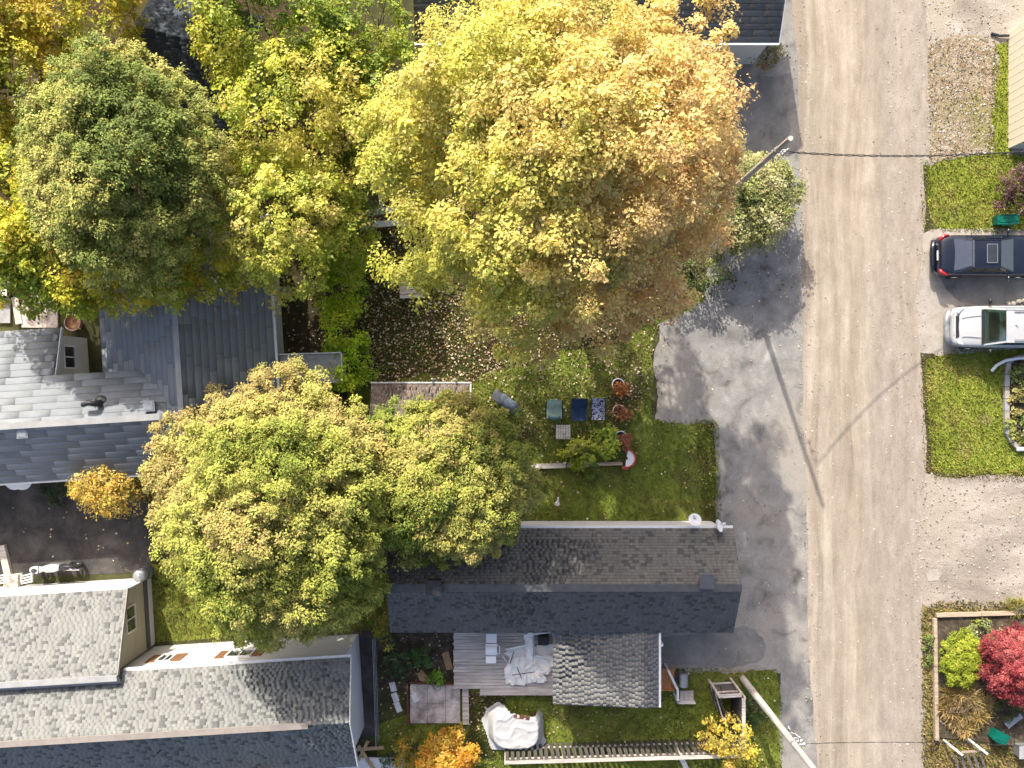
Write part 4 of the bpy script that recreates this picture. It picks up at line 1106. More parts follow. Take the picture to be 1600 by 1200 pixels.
shrub('shrub', 'small orange and yellow tree at the south eave of the blue-shaded roof', 'tree', 176, 758, 1.75, 1.15, 3.6, [(0.30, 0.26, 0.05), (0.58, 0.36, 0.06), (0.62, 0.44, 0.12)], .13, 2.6, 26, .36, 87, n=8)
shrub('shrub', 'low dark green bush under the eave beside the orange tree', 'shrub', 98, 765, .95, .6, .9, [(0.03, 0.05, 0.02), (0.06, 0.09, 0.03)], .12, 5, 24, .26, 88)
shrub('shrub', 'orange bush at the bottom edge, in front of the white covered table', 'shrub', 702, 1178, 1.25, .95, 2.2, [(0.45, 0.22, 0.02), (0.55, 0.30, 0.03), (0.55, 0.38, 0.06)], .15, 4, 26, .32, 89, n=7)
shrub('shrub', 'small yellow-green and orange bush left of the orange bush at the bottom edge', 'shrub', 640, 1172, .6, .75, 1.6, [(0.18, 0.2, 0.03), (0.5, 0.28, 0.03)], .13, 5, 24, .26, 90)
shrub('shrub', 'yellow-leaved young tree over the corner of the picket fence', 'tree', 1135, 1150, 1.35, 1.0, 2.6, [(0.36, 0.30, 0.05), (0.55, 0.40, 0.05), (0.60, 0.44, 0.08), (0.45, 0.25, 0.10)], .14, 1.6, 22, .30, 91, n=8)
shrub('shrub', 'yellow clump at the bottom edge outside the fence corner', 'shrub', 1158, 1185, .75, .55, 1.6, [(0.45, 0.38, 0.04), (0.58, 0.46, 0.06)], .14, 4, 24, .26, 92)
shrub('shrub', 'pale yellow bush tops at the south edge of the grey shingled roof', 'shrub', 440, 1195, 1.9, .5, 5.2, [(0.30, 0.27, 0.06), (0.42, 0.33, 0.09), (0.42, 0.24, 0.12)], .16, .8, 18, .34, 93, n=7)
shrub('vine', 'yellow-green vine climbing beside the dark roof below the cedar', 'vine', 600, 975, .45, .95, 1.2, [(0.09, 0.12, 0.02), (0.2, 0.21, 0.03), (0.34, 0.3, 0.04)], .13, 6, 22, .24, 94)
shrub('shrub', 'dark green undergrowth bush beside the narrow path', 'shrub', 622, 1035, .65, .85, .8, [(0.03, 0.06, 0.02), (0.06, 0.10, 0.03)], .12, 6, 22, .24, 95)
shrub('shrub', 'rounded mid-green bush in the weedy corner left of the deck', 'shrub', 659, 1030, .5, .5, .6, [(0.05, 0.13, 0.02), (0.09, 0.19, 0.03)], .10, 9, 24, .2, 96)
shrub('shrub', 'vivid lime-green clump at the edge of the mottled square slab', 'shrub', 681, 1063, .42, .38, .6, [(0.12, 0.24, 0.012), (0.18, 0.32, 0.02)], .10, 10, 24, .18, 97)
shrub('shrub', 'yellow-green leafy shrub along the low timber edging behind the chairs', 'shrub', 905, 708, .75, .6, .9, [(0.15, 0.20, 0.015), (0.27, 0.31, 0.03), (0.38, 0.36, 0.06)], .17, 5, 22, .25, 98)
shrub('shrub', 'bright green fern-like shrub next to the lowest planter', 'shrub', 945, 692, .65, .75, .9, [(0.15, 0.22, 0.015), (0.28, 0.34, 0.03), (0.36, 0.38, 0.05)], .18, 5, 22, .25, 99)
shrub('shrub', 'green ferny tuft spilling out under the low timber edging', 'shrub', 928, 736, .4, .3, .35, [(0.10, 0.16, 0.015), (0.18, 0.24, 0.03)], .16, 9, 18, .2, 100)
shrub('ornamental_grass', 'tan dry ornamental grass mound below the lime bush', 'ornamental grass', 1512, 1110, 1.0, 1.1, .9, [(0.28, 0.20, 0.08), (0.40, 0.30, 0.13), (0.34, 0.24, 0.07)], .42, 6, 40, .3, 101, style='blade')
shrub('ornamental_grass', 'small green and yellow spiky clump at the top right of the timber bed', 'ornamental grass', 1590, 948, .45, .3, .5, [(0.25, 0.26, 0.05), (0.4, 0.36, 0.1)], .36, 7, 30, .2, 102, style='blade')
shrub('shrub', 'pale variegated ground plant along the top timber of the bed', 'shrub', 1540, 985, .9, .35, .4, [(0.24, 0.28, 0.12), (0.36, 0.38, 0.2), (0.2, 0.24, 0.05)], .12, 8, 20, .2, 103)
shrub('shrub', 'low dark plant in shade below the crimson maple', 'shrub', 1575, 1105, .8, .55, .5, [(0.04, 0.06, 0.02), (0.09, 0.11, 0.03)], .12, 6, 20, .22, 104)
shrub('shrub', 'low green weeds along the left timber of the bed', 'shrub', 1452, 1015, .22, .8, .3, [(0.10, 0.15, 0.03), (0.2, 0.24, 0.05)], .11, 10, 20, .16, 105)
for i, (px, py, rx, ry, pal, lab) in enumerate([(1594, 590, .45, .7, [(0.16, 0.2, 0.05), (0.28, 0.27, 0.07)], 'strappy yellow-green plant at the top of the kerbed flower bed'),
                                          (1592, 630, .45, .6, [(0.24, 0.22, 0.06), (0.36, 0.3, 0.1)], 'tan and green plant in the middle of the kerbed flower bed'),
                                          (1593, 668, .45, .55, [(0.10, 0.17, 0.04), (0.26, 0.28, 0.06)], 'fresh green plant at the lower end of the kerbed flower bed')]):
    shrub('shrub', lab, 'plant', px, py, rx, ry, .5, pal, .15, 7, 20, .2, 110 + i, group='plants in the kerbed flower bed')
shrub('shrub', 'green groundcover bush between the pole and the picket enclosure', 'shrub', 1172, 1110, .7, .95, .45, [(0.03, 0.075, 0.025), (0.06, 0.12, 0.04), (0.13, 0.15, 0.04)], .12, 6, 20, .22, 115)
shrub('shrub', 'dark green bush beside the white wall at the bottom, left of the orange bush', 'shrub', 612, 1188, .4, .45, 1.1, [(0.04, 0.08, 0.03), (0.08, 0.13, 0.04)], .11, 7, 20, .2, 116)

# ------------------------------------------------------------------ utility poles and wires
def utility_pole(base, h, r, label, parts):
    t = thing('utility_pole', label, 'utility pole', base, group='utility poles along the road')
    b = Vector(base); mb = MB()
    mb.tube([b + Vector((0, 0, z)) for z in (-.3, h * .33, h * .66, h)], [r, r * .88, r * .77, r * .66], 14)
    mb.build('pole', M['pole_wood'], t, smooth=True, sharp=R(50))
    return t
p1 = Vector((9.3, 8.2, 0)); p2 = Vector((10.3, -13.15, 0))
u1 = utility_pole(p1, 10.1, .135, 'wooden utility pole rising from the grey-green shrub by the road', 0)
u2 = utility_pole(p2, 9.8, .155, 'wooden utility pole leaning out of the bottom edge beside the lawn', 0)
for t, b, zz in ((u1, p1, 8.6), (u2, p2, 7.3)):
    mb = MB(); mb.cyl(b + Vector((.0, 0, zz - .06)), .125, .09, 12); mb.build('band', M['metal_grey'], t)
    for k in range(3):
        mb = MB(); a = b + Vector((.17, 0, zz - .3 * k)); mb.tube([a, a + Vector((.16, 0, .02))], .02, 6); mb.lathe(a + Vector((.2, 0, -.06)), [(.02, 0), (.055, .02), (.035, .05), (.055, .08), (.03, .12)], 10); mb.build('insulator', M['white_worn'], t, smooth=True)
    for k in range(4):
        mb = MB(); a = b + Vector((.19, .05 * k - .05, zz - .1 - .2 * k))
        pts = [a + Vector((.1 * math.sin(j * .9 + k), .16 * math.sin(j * .7), -.15 * j)) for j in range(7)]
        mb.tube(pts, .012, 5); mb.build('drop_wire', M['white_worn'] if k % 2 else M['cable'], t)
def wire(a, b, sag, label, n=150, twist=.028, r=.017):
    a, b = Vector(a), Vector(b)
    mb = MB()
    for ph in (0, math.pi):
        pts = []
        for i in range(n + 1):
            t = i / n
            p = a.lerp(b, t); p.z -= sag * 4 * t * (1 - t)
            ang = ph + t * (b - a).length * 5.5
            p += Vector((0, math.cos(ang), math.sin(ang))) * twist
            pts.append(p)
        mb.tube(pts, r, 5)
    o = mb.build('overhead_cable', M['cable'], origin=a)
    return tag(o, label, 'cable', group='overhead service cables')
wire(p1 + Vector((.36, -.1, 8.7)), P(1640, 234, 4.4), .75, 'dark twisted service cable crossing the road from the upper pole to the cream house')
wire(p2 + Vector((.36, 0, 7.25)), P(1640, 1168, 5.2), .3, 'thin dark service cable crossing the bottom of the road from the lower pole', twist=.010, r=.007)

# ------------------------------------------------------------------ vehicles
def car(name, label, rear, sgn, spec, paint, glass, seatmat, origin):
    """stations run from the tail (0) to the nose; sgn +1 noses towards +x"""
    t = thing(name, label, spec['cat'], origin)
    ox, oy = rear
    T = lambda x, y, z: Vector((ox + sgn * x, oy + y, z))
    body = MB(); secs = []
    for x, hw, zb, zt in spec['st']:
        half = [(0, zb), (hw*.88, zb), (hw*.985, zb+.16), (hw, (zb+zt)*.5), (hw*.985, zt-.16), (hw*.93, zt-.05), (hw*.8, zt), (hw*.42, zt+.03), (0, zt+.04)]
        secs.append([T(x, y, z) for y, z in half] + [T(x, -y, z) for y, z in half[-2:0:-1]])
    n = len(secs[0]); vs = [p for s in secs for p in s]; fs = []
    for i in range(len(secs) - 1):
        for k in range(n):
            f = (i*n+k, i*n+(k+1) % n, (i+1)*n+(k+1) % n, (i+1)*n+k)
            fs.append(f if sgn > 0 else f[::-1])
    fs.append(tuple(range(n))[::-1] if sgn > 0 else tuple(range(n))); fs.append(tuple((len(secs)-1)*n + k for k in range(n)) if sgn > 0 else tuple((len(secs)-1)*n + k for k in range(n))[::-1])
    body.add(vs, fs)
    bo = body.build('body', paint, t, smooth=True, sharp=R(38))
    sub = bo.modifiers.new('smooth', 'SUBSURF'); sub.levels = 1; sub.render_levels = 2
    xr, x1, x2, xw, hb, hr, zb, zr = spec['cab']
    # roof panel, gently domed
    g = MB(); nx, ny = 8, 8; vs = []; fs = []
    for i in range(nx + 1):
        for j in range(ny + 1):
            a, b = i / nx, j / ny * 2 - 1
            vs.append(T(x1 + (x2 - x1) * a, hr * b * (1 - .03 * abs(2*a-1)), zr + .05 * (1 - b*b) * (1 - .5*(2*a-1)**2)))
    for i in range(nx):
        for j in range(ny):
            q = (i*(ny+1)+j, (i+1)*(ny+1)+j, (i+1)*(ny+1)+j+1, i*(ny+1)+j+1); fs.append(q if sgn > 0 else q[::-1])
    g.add(vs, fs); g.add([v - Vector((0, 0, .05)) for v in vs], [q[::-1] for q in fs])
    g.build('roof', paint, t, smooth=True)
    def pane(nm, q, gm):
        mb = MB(); d = (q[1]-q[0]).cross(q[3]-q[0]).normalized() * .012
        mb.extrude(q, d); return mb.build(nm, gm, t)
    pane('rear_window', [T(xr, hb*.9, zb+.04), T(xr, -hb*.9, zb+.04), T(x1, -hr*.95, zr+.01), T(x1, hr*.95, zr+.01)], glass)
    pane('windshield', [T(xw, hb*.92, zb+.04), T(xw, -hb*.92, zb+.04), T(x2, -hr*.95, zr+.01), T(x2, hr*.95, zr+.01)], glass)
    for s in (-1, 1):
        xm = (x1 + x2) / 2
        A, B = T(xr+.12, s*hb, zb+.02), T(xw-.12, s*hb, zb+.02); Cc, D = T(x2, s*hr, zr), T(x1, s*hr, zr)
        mid = T(xm, s*hb, zb+.02); mt = T(xm, s*hr, zr)
        pane('side_window', [A, mid, mt, D], glass); pane('side_window', [mid, B, Cc, mt], glass)
        for a, b, w in ((T(xr, s*hb*.95, zb), T(x1, s*hr*.99, zr), .13), (T(xw, s*hb*.96, zb), T(x2, s*hr*.99, zr), .08), (mid, mt, .07), (D, Cc, .07)):
            mb = MB(); mb.beam(a, b, w, .05); mb.build('pillar', paint, t)
        mb = MB(); m0 = T(xw - .25, s*(hb+.10), zb+.03); mb.beam(m0, m0 + Vector((0, s*.1, .03)), .05, .04); mb.tube([m0 + Vector((0, s*.08, .06)), m0 + Vector((sgn*.02, s*.27, .07))], [.075, .065], 8); mb.build('mirror', spec.get('mirror', paint), t, smooth=True)
    for x in spec['wheels']:
        for s in (-1, 1):
            c = T(x, s * (spec['st'][3][1] - .09), .33); mb = MB()
            mb.tube([c - Vector((0, .1, 0)), c - Vector((0, .095, 0)), c + Vector((0, .095, 0)), c + Vector((0, .1, 0))], [.29, .33, .33, .29], 20)
            w = mb.build('wheel', M['rubber'], t)
            mb = MB(); mb.tube([c + Vector((0, s*.09, 0)), c + Vector((0, s*.112, 0))], [.2, .18], 14); mb.build('rim', M['chrome'], w)
    for sx in spec['seats']:
        for s in (-1, 1):
            mb = MB(); c = T(sx, s * hr * .55, zb + .08)
            mb.box(c, (.16, .42, .22), 0, ('Y', -.2 * sgn)); mb.box(c + Vector((-sgn*.06, 0, .17)), (.10, .24, .14)); mb.build('seat', seatmat, t)
    mb = MB(); mb.box(T(xw - .42, 0, zb + .03), (.45, hb * 1.5, .07)); mb.build('dashboard', M['seat_dark'], t)
    return t, T
sed_st = [(0.0, .70, .38, .72), (.06, .82, .28, .90), (.25, .89, .22, .99), (.8, .91, .18, 1.02), (1.6, .92, .18, .97), (2.5, .92, .18, .96), (3.2, .92, .18, .97), (3.9, .90, .2, .88), (4.45, .84, .25, .76), (4.68, .66, .36, .6)]
sed, T = car('parked_car', 'glossy black sedan with sunroof and red tail lights, parked nose right', (18.62, 5.62), 1, dict(cat='car', st=sed_st, cab=(.62, 1.22, 2.45, 3.2, .76, .60, .97, 1.40), wheels=(.95, 3.75), seats=(1.25, 2.3)), M['black_paint'], M['glass_dark'], M['seat_pale'], (21, 5.62, 0))
mb = MB(); mb.box(T(2.05, 0, 1.452), (.42, .78, .012)); fr = mb.build('sunroof', M['pane'], sed)
mb = MB()
for a, b in (((1.83, -.40), (1.83, .40)), ((2.27, -.40), (2.27, .40)), ((1.83, -.40), (2.27, -.40)), ((1.83, .40), (2.27, .40))): mb.beam(T(*a, 1.455), T(*b, 1.455), .022, .02)
mb.build('frame', M['metal_grey'], fr)
for s in (-1, 1):
    mb = MB(); mb.tube([T(.05, s*.62, .86), T(.10, s*.74, .90), T(.24, s*.84, .95), T(.42, s*.87, .96)], [.07, .085, .075, .03], 8); mb.build('tail_light', M['red_lens'], sed, smooth=True)
mb = MB(); mb.box(T(.02, 0, .80), (.04, .42, .12), 0, ('Y', -.9)); mb.build('licence_plate', M['white'], sed)
mb = MB(); mb.tube([T(-.03, -.7, .5), T(-.09, -.35, .52), T(-.10, 0, .52), T(-.09, .35, .52), T(-.03, .7, .5)], .12, 10); mb.build('bumper', M['black_paint'], sed, smooth=True)
mb = MB(); mb.beam(T(1.26, -.58, 1.43), T(1.26, .58, 1.43), .02, .03); mb.build('roof_seam', M['metal_grey'], sed)

suv_st = [(0.0, .74, .45, .95), (.1, .86, .35, 1.06), (.5, .92, .3, 1.1), (1.2, .93, .28, 1.1), (2.2, .93, .28, 1.1), (3.0, .93, .28, 1.1), (3.35, .92, .28, 1.1), (4.1, .90, .3, 1.05), (4.5, .84, .36, .96), (4.64, .66, .45, .84)]
suv, T = car('parked_car', 'white sport utility car parked nose left with black mirrors and dark grille', (23.85, 2.50), -1, dict(cat='car', st=suv_st, cab=(.12, .45, 2.72, 3.36, .82, .70, 1.08, 1.70), wheels=(.85, 3.7), seats=(1.6, 2.55), mirror=M['black_plastic']), M['white_paint_car'], M['glass'], M['seat_pale'], (21.5, 2.5, 0))
mb = MB()
for k in range(4): mb.beam(T(4.55 + .015*k, -.42, .90 - .06*k), T(4.55 + .015*k, .42, .90 - .06*k), .05, .035)
mb.box(T(4.45, 0, .985), (.13, .95, .05)); mb.build('grille', M['black_plastic'], suv)
for s in (-1, 1):
    mb = MB(); mb.tube([T(4.42, s*.54, .98), T(4.38, s*.70, .99), T(4.20, s*.83, 1.01)], [.07, .09, .05], 8); mb.build('headlight', M['clear_lens'], suv, smooth=True)
mb = MB(); mb.tube([T(4.62, -.74, .6), T(4.74, -.4, .62), T(4.76, 0, .62), T(4.74, .4, .62), T(4.62, .74, .6)], .13, 10); mb.build('bumper', M['metal_grey'], suv, smooth=True)
mb = MB(); mb.beam(T(3.42, -.74, 1.14), T(3.42, .74, 1.14), .12, .03); mb.build('wiper_cowl', M['black_plastic'], suv)
for s in (-1, 1):
    mb = MB(); mb.beam(T(.6, s*.62, 1.77), T(2.4, s*.62, 1.77), .04, .04); mb.build('roof_rail', M['metal_grey'], suv)
    mb = MB(); mb.beam(T(3.5, s*.48, 1.135), T(4.3, s*.40, 1.085), .025, .02); mb.build('hood_crease', M['white_paint_car'], suv)
mb = MB(); mb.tube([T(2.35, 0.05, 1.74), T(2.28, .05, 1.86)], [.04, .015], 8); mb.build('antenna', M['white_plastic'], suv)

# motorcycle by the wall of the grey house
mp = P(98, 882)
mo = thing('motorcycle', 'white and black motorcycle parked against the north wall of the grey shingled house', 'motorcycle', mp)
mx = lambda x, y, z: mp + Vector((x, y + x * .08, z))
for x in (-.78, .75):
    mb = MB(); mb.torus(mx(x, 0, .31), .24, .07, 24, 8, (0.1, 1, .15)); w = mb.build('wheel', M['rubber'], mo, smooth=True)
    mb = MB(); mb.torus(mx(x, 0, .31), .15, .02, 20, 6, (0.1, 1, .15)); mb.tube([mx(x, -.08, .31), mx(x, .08, .31)], .05, 8); mb.build('rim', M['chrome'], w)
mb = MB(); mb.tube([mx(-1.08, 0, .55), mx(-.9, 0, .82), mx(-.68, 0, .92), mx(-.45, 0, .86)], [.06, .14, .17, .12], 10); mb.build('fairing', M['white_plastic'], mo, smooth=True)
mb = MB(); mb.tube([mx(-.5, 0, .74), mx(-.3, 0, .84), mx(0, 0, .82), mx(.32, 0, .74)], [.1, .16, .17, .10], 10); mb.build('tank', M['white_plastic'], mo, smooth=True)
mb = MB(); mb.tube([mx(-.86, 0, .93), mx(-.72, 0, 1.08), mx(-.60, 0, 1.10)], [.08, .12, .05], 10); mb.build('windscreen', M['pane'], mo, smooth=True)
mb = MB(); mb.tube([mx(.25, 0, .78), mx(.3, 0, .78), mx(.6, 0, .84), mx(.98, 0, .92)], [.1, .15, .12, .05], 10); mb.build('seat', M['black_plastic'], mo, smooth=True)
mb = MB(); mb.box(mx(-.05, 0, .45), (.6, .28, .4)); mb.build('engine', M['metal_grey'], mo)
mb = MB(); mb.tube([mx(-.45, -.38, .96), mx(-.55, -.15, 1.02), mx(-.55, .15, 1.02), mx(-.45, .38, .96)], .018, 6); mb.build('handlebar', M['metal_dark'], mo)
mb = MB(); mb.tube([mx(-.1, -.15, .3), mx(.4, -.2, .33), mx(.95, -.2, .42)], [.04, .05, .06], 8); mb.build('exhaust', M['chrome'], mo, smooth=True)

# ------------------------------------------------------------------ lawn furniture
def lawn_chair(name, label, px, py, w, d, seatm, backm, rz=0.0, curve=0.0):
    p = P(px, py, .6); t = thing(name, label, 'chair', (p.x, p.y, 0), group='chairs on the lawn', rz=rz)
    L = lambda x, y, z: Vector((x, y, z))
    b = MB()
    def panel(y0, z0, y1, z1, wd, n=5, sagv=.03):
        vs, fs = [], []
        for i in range(n + 1):
            for j in range(n + 1):
                a, c = i / n, j / n
                vs.append(L((c - .5) * wd, y0 + (y1-y0)*a, z0 + (z1-z0)*a - sagv * math.sin(math.pi*c) * math.sin(math.pi*a) * 2))
        for i in range(n):
            for j in range(n): fs.append((i*(n+1)+j, i*(n+1)+j+1, (i+1)*(n+1)+j+1, (i+1)*(n+1)+j))
        m = MB(); m.add(vs, fs); m.add([v - Vector((0, 0, .025)) for v in vs], [f[::-1] for f in fs]); return m
    panel(-d*.5, .42, d*.12, .36, w*.9).build('seat', seatm, t, local=True, smooth=True)
    panel(d*.08, .38, d*.5, .88, w*.88).build('backrest', backm, t, local=True, smooth=True)
    for s in (-1, 1):
        m = MB(); m.box((s*w*.48, -d*.1, .60), (.06, d*.66, .035)); m.build('armrest', M['metal_dark'], t, local=True)
        for y in (-d*.42, d*.3):
            m = MB(); m.tube([(s*w*.48, y, 0), (s*w*.46, y*.9, .59)], .016, 6); m.build('leg', M['metal_dark'], t, local=True)
        m = MB(); m.tube([(s*w*.46, d*.05, .4), (s*w*.45, d*.5, .9)], .016, 6); m.build('back_post', M['metal_dark'], t, local=True)
    return t
gc = lawn_chair('lawn_chair', 'pale green camp chair with teal edges, left of the navy chair', 866, 640, .76, .78, M['green_fabric'], M['green_fabric'])
for y in (-.36, .36):
    m = MB(); m.tube([(-.28, y*.86, .5), (-.14, y*1.06, .52), (.14, y*1.06, .52), (.28, y*.86, .5)], [.04, .07, .07, .04], 8); m.build('side_pocket', M['teal_fabric'], gc, local=True, smooth=True)
lawn_chair('lawn_chair', 'navy blue fabric lawn chair in the middle of the three chairs', 905, 640, .74, .98, M['blue_fabric'], M['blue_fabric'])
lawn_chair('lawn_chair', 'lawn chair covered in black and white patterned cloth', 935, 639, .66, .98, M['pattern'], M['pattern'])
# slatted table
p = P(880, 675, .45); tb = thing('side_table', 'small square pale slatted table below the green camp chair', 'table', (p.x, p.y, 0))
for k in range(6):
    m = MB(); m.box((-.27 + .108*k, 0, .45), (.09, .62, .025)); m.build('slat', M['rail_pale'], tb, local=True)
m = MB(); m.box((0, .22, .42), (.6, .06, .03)); m.box((0, -.22, .42), (.6, .06, .03)); m.build('crossbar', M['deck_dark'], tb, local=True)
for sx in (-1, 1):
    for sy in (-1, 1):
        m = MB(); m.box((sx*.25, sy*.25, .215), (.045, .045, .43)); m.build('leg', M['rail_pale'], tb, local=True)
m = MB(); m.lathe((.02, .02, .465), [(0, 0), (.05, 0), (.055, .1), (.045, .1), (.04, .02), (0, .02)], 14); mug = m.build('cup', M['white_plastic'], None, origin=(0, 0, 0)); mug.location = (p.x, p.y, 0); tag(mug, 'tiny white cup standing on the slatted lawn table', 'cup')
# covered grill
p = P(793, 631, .6); gr = thing('covered_grill', 'slate blue covered barbecue standing askew on the lawn beside the cedar', 'barbecue', (p.x, p.y, 0), rz=R(-38))
def cover(w, d, z0, z1, n=10, top=.7, seed=1, amp=.02):
    m = MB(); vs = []; fs = []; ring = 40; lev = 8
    for i in range(lev + 1):
        t = i / lev
        k = 1 - .08 * t if t < .75 else (1 - .06 - (t - .75) * (1 - top) * 3.6)
        z = z0 + (z1 - z0) * (t if t < .75 else .75 + .25 * math.sin((t - .75) * 4 * math.pi / 2))
        for j in range(ring):
            a = 2 * math.pi * j / ring; c, s = math.cos(a), math.sin(a)
            e = 0.35
            x = math.copysign(abs(c) ** e, c) * w / 2 * k; y = math.copysign(abs(s) ** e, s) * d / 2 * k
            o = amp * math.sin(a * 9 + seed) * (1 - t)
            vs.append(Vector((x * (1 + o), y * (1 + o * 2), z + .015 * mnoise.noise(Vector((x * 4, y * 4, seed))))))
    for i in range(lev):
        for j in range(ring): fs.append((i*ring+j, i*ring+(j+1) % ring, (i+1)*ring+(j+1) % ring, (i+1)*ring+j))
    fs.append(tuple(lev * ring + j for j in range(ring)))
    m.add(vs, fs); return m
cover(.95, .56, .25, 1.05, seed=2).build('cover', M['slate_cover'], gr, local=True, smooth=True, sharp=R(60))
m = MB(); m.tube([(-.4, 0, .98), (-.2, 0, 1.06), (.2, 0, 1.06), (.4, 0, .98)], [.1, .2, .2, .1], 12); m.build('lid', M['slate_cover'], gr, local=True, smooth=True)
m = MB(); m.box((-.62, .0, .8), (.34, .42, .05)); m.build('side_shelf', M['metal_grey'], gr, local=True)
m = MB(); m.box((.60, .0, .8), (.30, .42, .05)); m.build('side_shelf', M['slate_cover'], gr, local=True)
for sx in (-1, 1):
    for sy in (-1, 1):
        m = MB(); m.box((sx*.4, sy*.2, .15), (.05, .05, .3)); m.build('leg', M['metal_dark'], gr, local=True)
# planters
ORF = [(0.42, 0.14, 0.03), (0.55, 0.22, 0.05), (0.40, 0.17, 0.06)]
for i, (px, py, dx, dy, lab, pal) in enumerate([(966, 601, .15, -.17, 'white-rimmed planter with orange flowers, uppermost of the row beside the lawn chairs', ORF),
                                          (967, 642, .30, -.22, 'white-rimmed planter with orange-brown flowers, level with the patterned chair', [(0.36, 0.15, 0.05), (0.42, 0.17, 0.06)]),
                                          (970, 683, .16, -.16, 'white-rimmed planter with reddish flowers beside the fern-like shrub', [(0.34, 0.12, 0.07), (0.38, 0.16, 0.09)])]):
    p = P(px, py, .4); t = thing('planter', lab, 'planter', (p.x, p.y, 0), group='planters beside the lawn chairs')
    m = MB(); m.lathe((0, 0, 0), [(.0, 0), (.2, 0), (.27, .36), (.25, .36), (.24, .30), (0, .30)], 22); m.build('pot', M['pot'], t, local=True, smooth=True, sharp=R(40))
    m = MB(); m.torus((0, 0, .38), .26, .022, 28, 8); m.build('rim', M['white_plastic'], t, local=True, smooth=True)
    C = np.c_[rng.normal(dx, .13, 26), rng.normal(dy, .13, 26), rng.uniform(.36, .55, 26)]
    if i == 1: C[:9, 0] -= .28; C[:9, 1] += .18
    V, F, T_ = foliage(C, unit(np.c_[rng.normal(0, .4, (26, 2)), np.ones(26)]), 16, .16, .09, pal_mix(pal, 3. + i, 1., 1.))
    tag(link_obj('flowers', np_mesh('flowers', V, F, M['leaf'], T_), t), kind='stuff')
    m = MB(); m.tube([(0, 0, .28), (dx * .6, dy * .6, .42), (dx, dy, .45)], .02, 5); m.build('stem', M['bark'], t, local=True)
# curved white and red board
p = P(981, 716, .3); cb = thing('curved_board', 'curved white board with red edges standing at the end of the timber edging', 'garden ornament', (p.x, p.y, 0))
def arc(r0, r1, a0, a1, z0, z1, c, n=20):
    poly = [(c[0] + r1 * math.cos(a0 + (a1-a0)*i/n), c[1] + r1 * math.sin(a0 + (a1-a0)*i/n)) for i in range(n+1)]
    poly += [(c[0] + r0 * math.cos(a1 - (a1-a0)*i/n), c[1] + r0 * math.sin(a1 - (a1-a0)*i/n)) for i in range(n+1)]
    m = MB(); m.prism(poly, z0, z1); return m
arc(.08, .36, R(-95), R(75), .30, .36, (-.08, 0)).build('board', M['white_plastic'], cb, local=True)
arc(.362, .42, R(-110), R(95), .28, .40, (-.08, 0)).build('rim', M['red_paint'], cb, local=True)
m = MB(); m.box((-.10, .44, .34), (.3, .14, .05), .3); m.box((-.12, -.43, .34), (.26, .12, .05), -.2); m.build('end_board', M['red_paint'], cb, local=True)
m = MB(); m.tube([(.1, .2, 0), (.1, .2, .3)], .03, 6); m.tube([(.1, -.2, 0), (.1, -.2, .3)], .03, 6); m.build('stake', M['white'], cb, local=True)
# timber edging
te = thing('timber_edging', 'low weathered timber edging running from the small cedar to the curved board', 'edging', P(905, 726))
a = P(832, 730, .2)
for k, (x0, x1, y0, y1) in enumerate(((826, 884, 729, 727), (885, 930, 727, 726), (931, 972, 725, 724))):
    m = MB(); m.beam(P(x0, y0, .14), P(x1, y1, .14), .2 - .03*k, .28); m.build('timber', M['rail_pale'] if k == 0 else M['timber'], te)
m = MB(); m.box(P(882, 723, .2), (.1, .1, .4)); m.build('stake', M['rail_pale'], te)
# white gnome-like ornament by the house
p = P(871, 788, .3); orn = thing('garden_ornament', 'small white upright ornament on the grass near the dark roof', 'garden ornament', (p.x, p.y, 0))
m = MB(); m.lathe((0, 0, 0), [(0, 0), (.12, 0), (.11, .2), (.07, .42), (.0, .5)], 12); m.build('body', M['white_plastic'], orn, local=True, smooth=True)
m = MB(); m.tube([(0, .05, .42), (.02, .34, .5)], [.05, .03], 8); m.build('arm', M['white_plastic'], orn, local=True)
m = MB(); m.box((.0, -.08, .25), (.12, .1, .12)); m.build('base_box', M['blue_fabric'], orn, local=True)

# ------------------------------------------------------------------ around the shed and under the maple
sd = thing('shed', 'long low brown shingled shed roof with white front edge, half under the cedars', 'shed', P(655, 620))
shs = Shingles([(0.16, 0.12, 0.10), (0.20, 0.155, 0.13), (0.13, 0.10, 0.09)], [4, 3, 3], .15, .3, .02, .03)
A, B, D = P(733, 600, 2.1), P(578, 602, 2.1), P(733, 655, 1.7)
A, B = Vector((-1.8, .02, 1.75)), Vector((-6.0, .02, 1.75)); D = Vector((-1.8, -1.4, 2.25))
shs.slope(A, B, D, (585, 600, 730, 640))
m = MB(); slab(m, A, B, B + (D - A), D, .08); slab(m, Vector((-6, -2.4, 1.85)), Vector((-1.8, -2.4, 1.85)), D, B + (D - A), .08); rs = m.build('roof', M['flash'], sd)
shs.build(rs, 60)
m = MB(); m.box((-3.9, -1.15, .83), (3.9, 2.0, 1.66)); m.build('wall', M['white_worn'], sd)
m = MB(); m.box((-3.9, .06, 1.74), (4.25, .06, .14)); m.box((-1.76, -.7, 1.98), (.05, 1.46, .12), 0, ('X', -.34)); m.build('fascia', M['white_worn'], sd)
for px in (678, 713):
    m = MB(); m.box(P(px, 592, 1.0), (.07, .07, 2.0)); m.build('post', M['rail_pale'], sd)
def plank_bench(name, label, px, py, z, n, w, l, rz, mat, cat):
    p = P(px, py, z); t = thing(name, label, cat, (p.x, p.y, 0), rz=rz)
    for k in range(n):
        m = MB(); m.box((0, (k - (n-1)/2) * w, z), (l, w - .03, .04)); m.build('plank', mat, t, local=True)
    for sx in (-1, 1):
        m = MB(); m.box((sx * l * .4, 0, z * .5 - .01), (.08, w * n * .9, z - .02)); m.build('leg', mat, t, local=True)
    return t
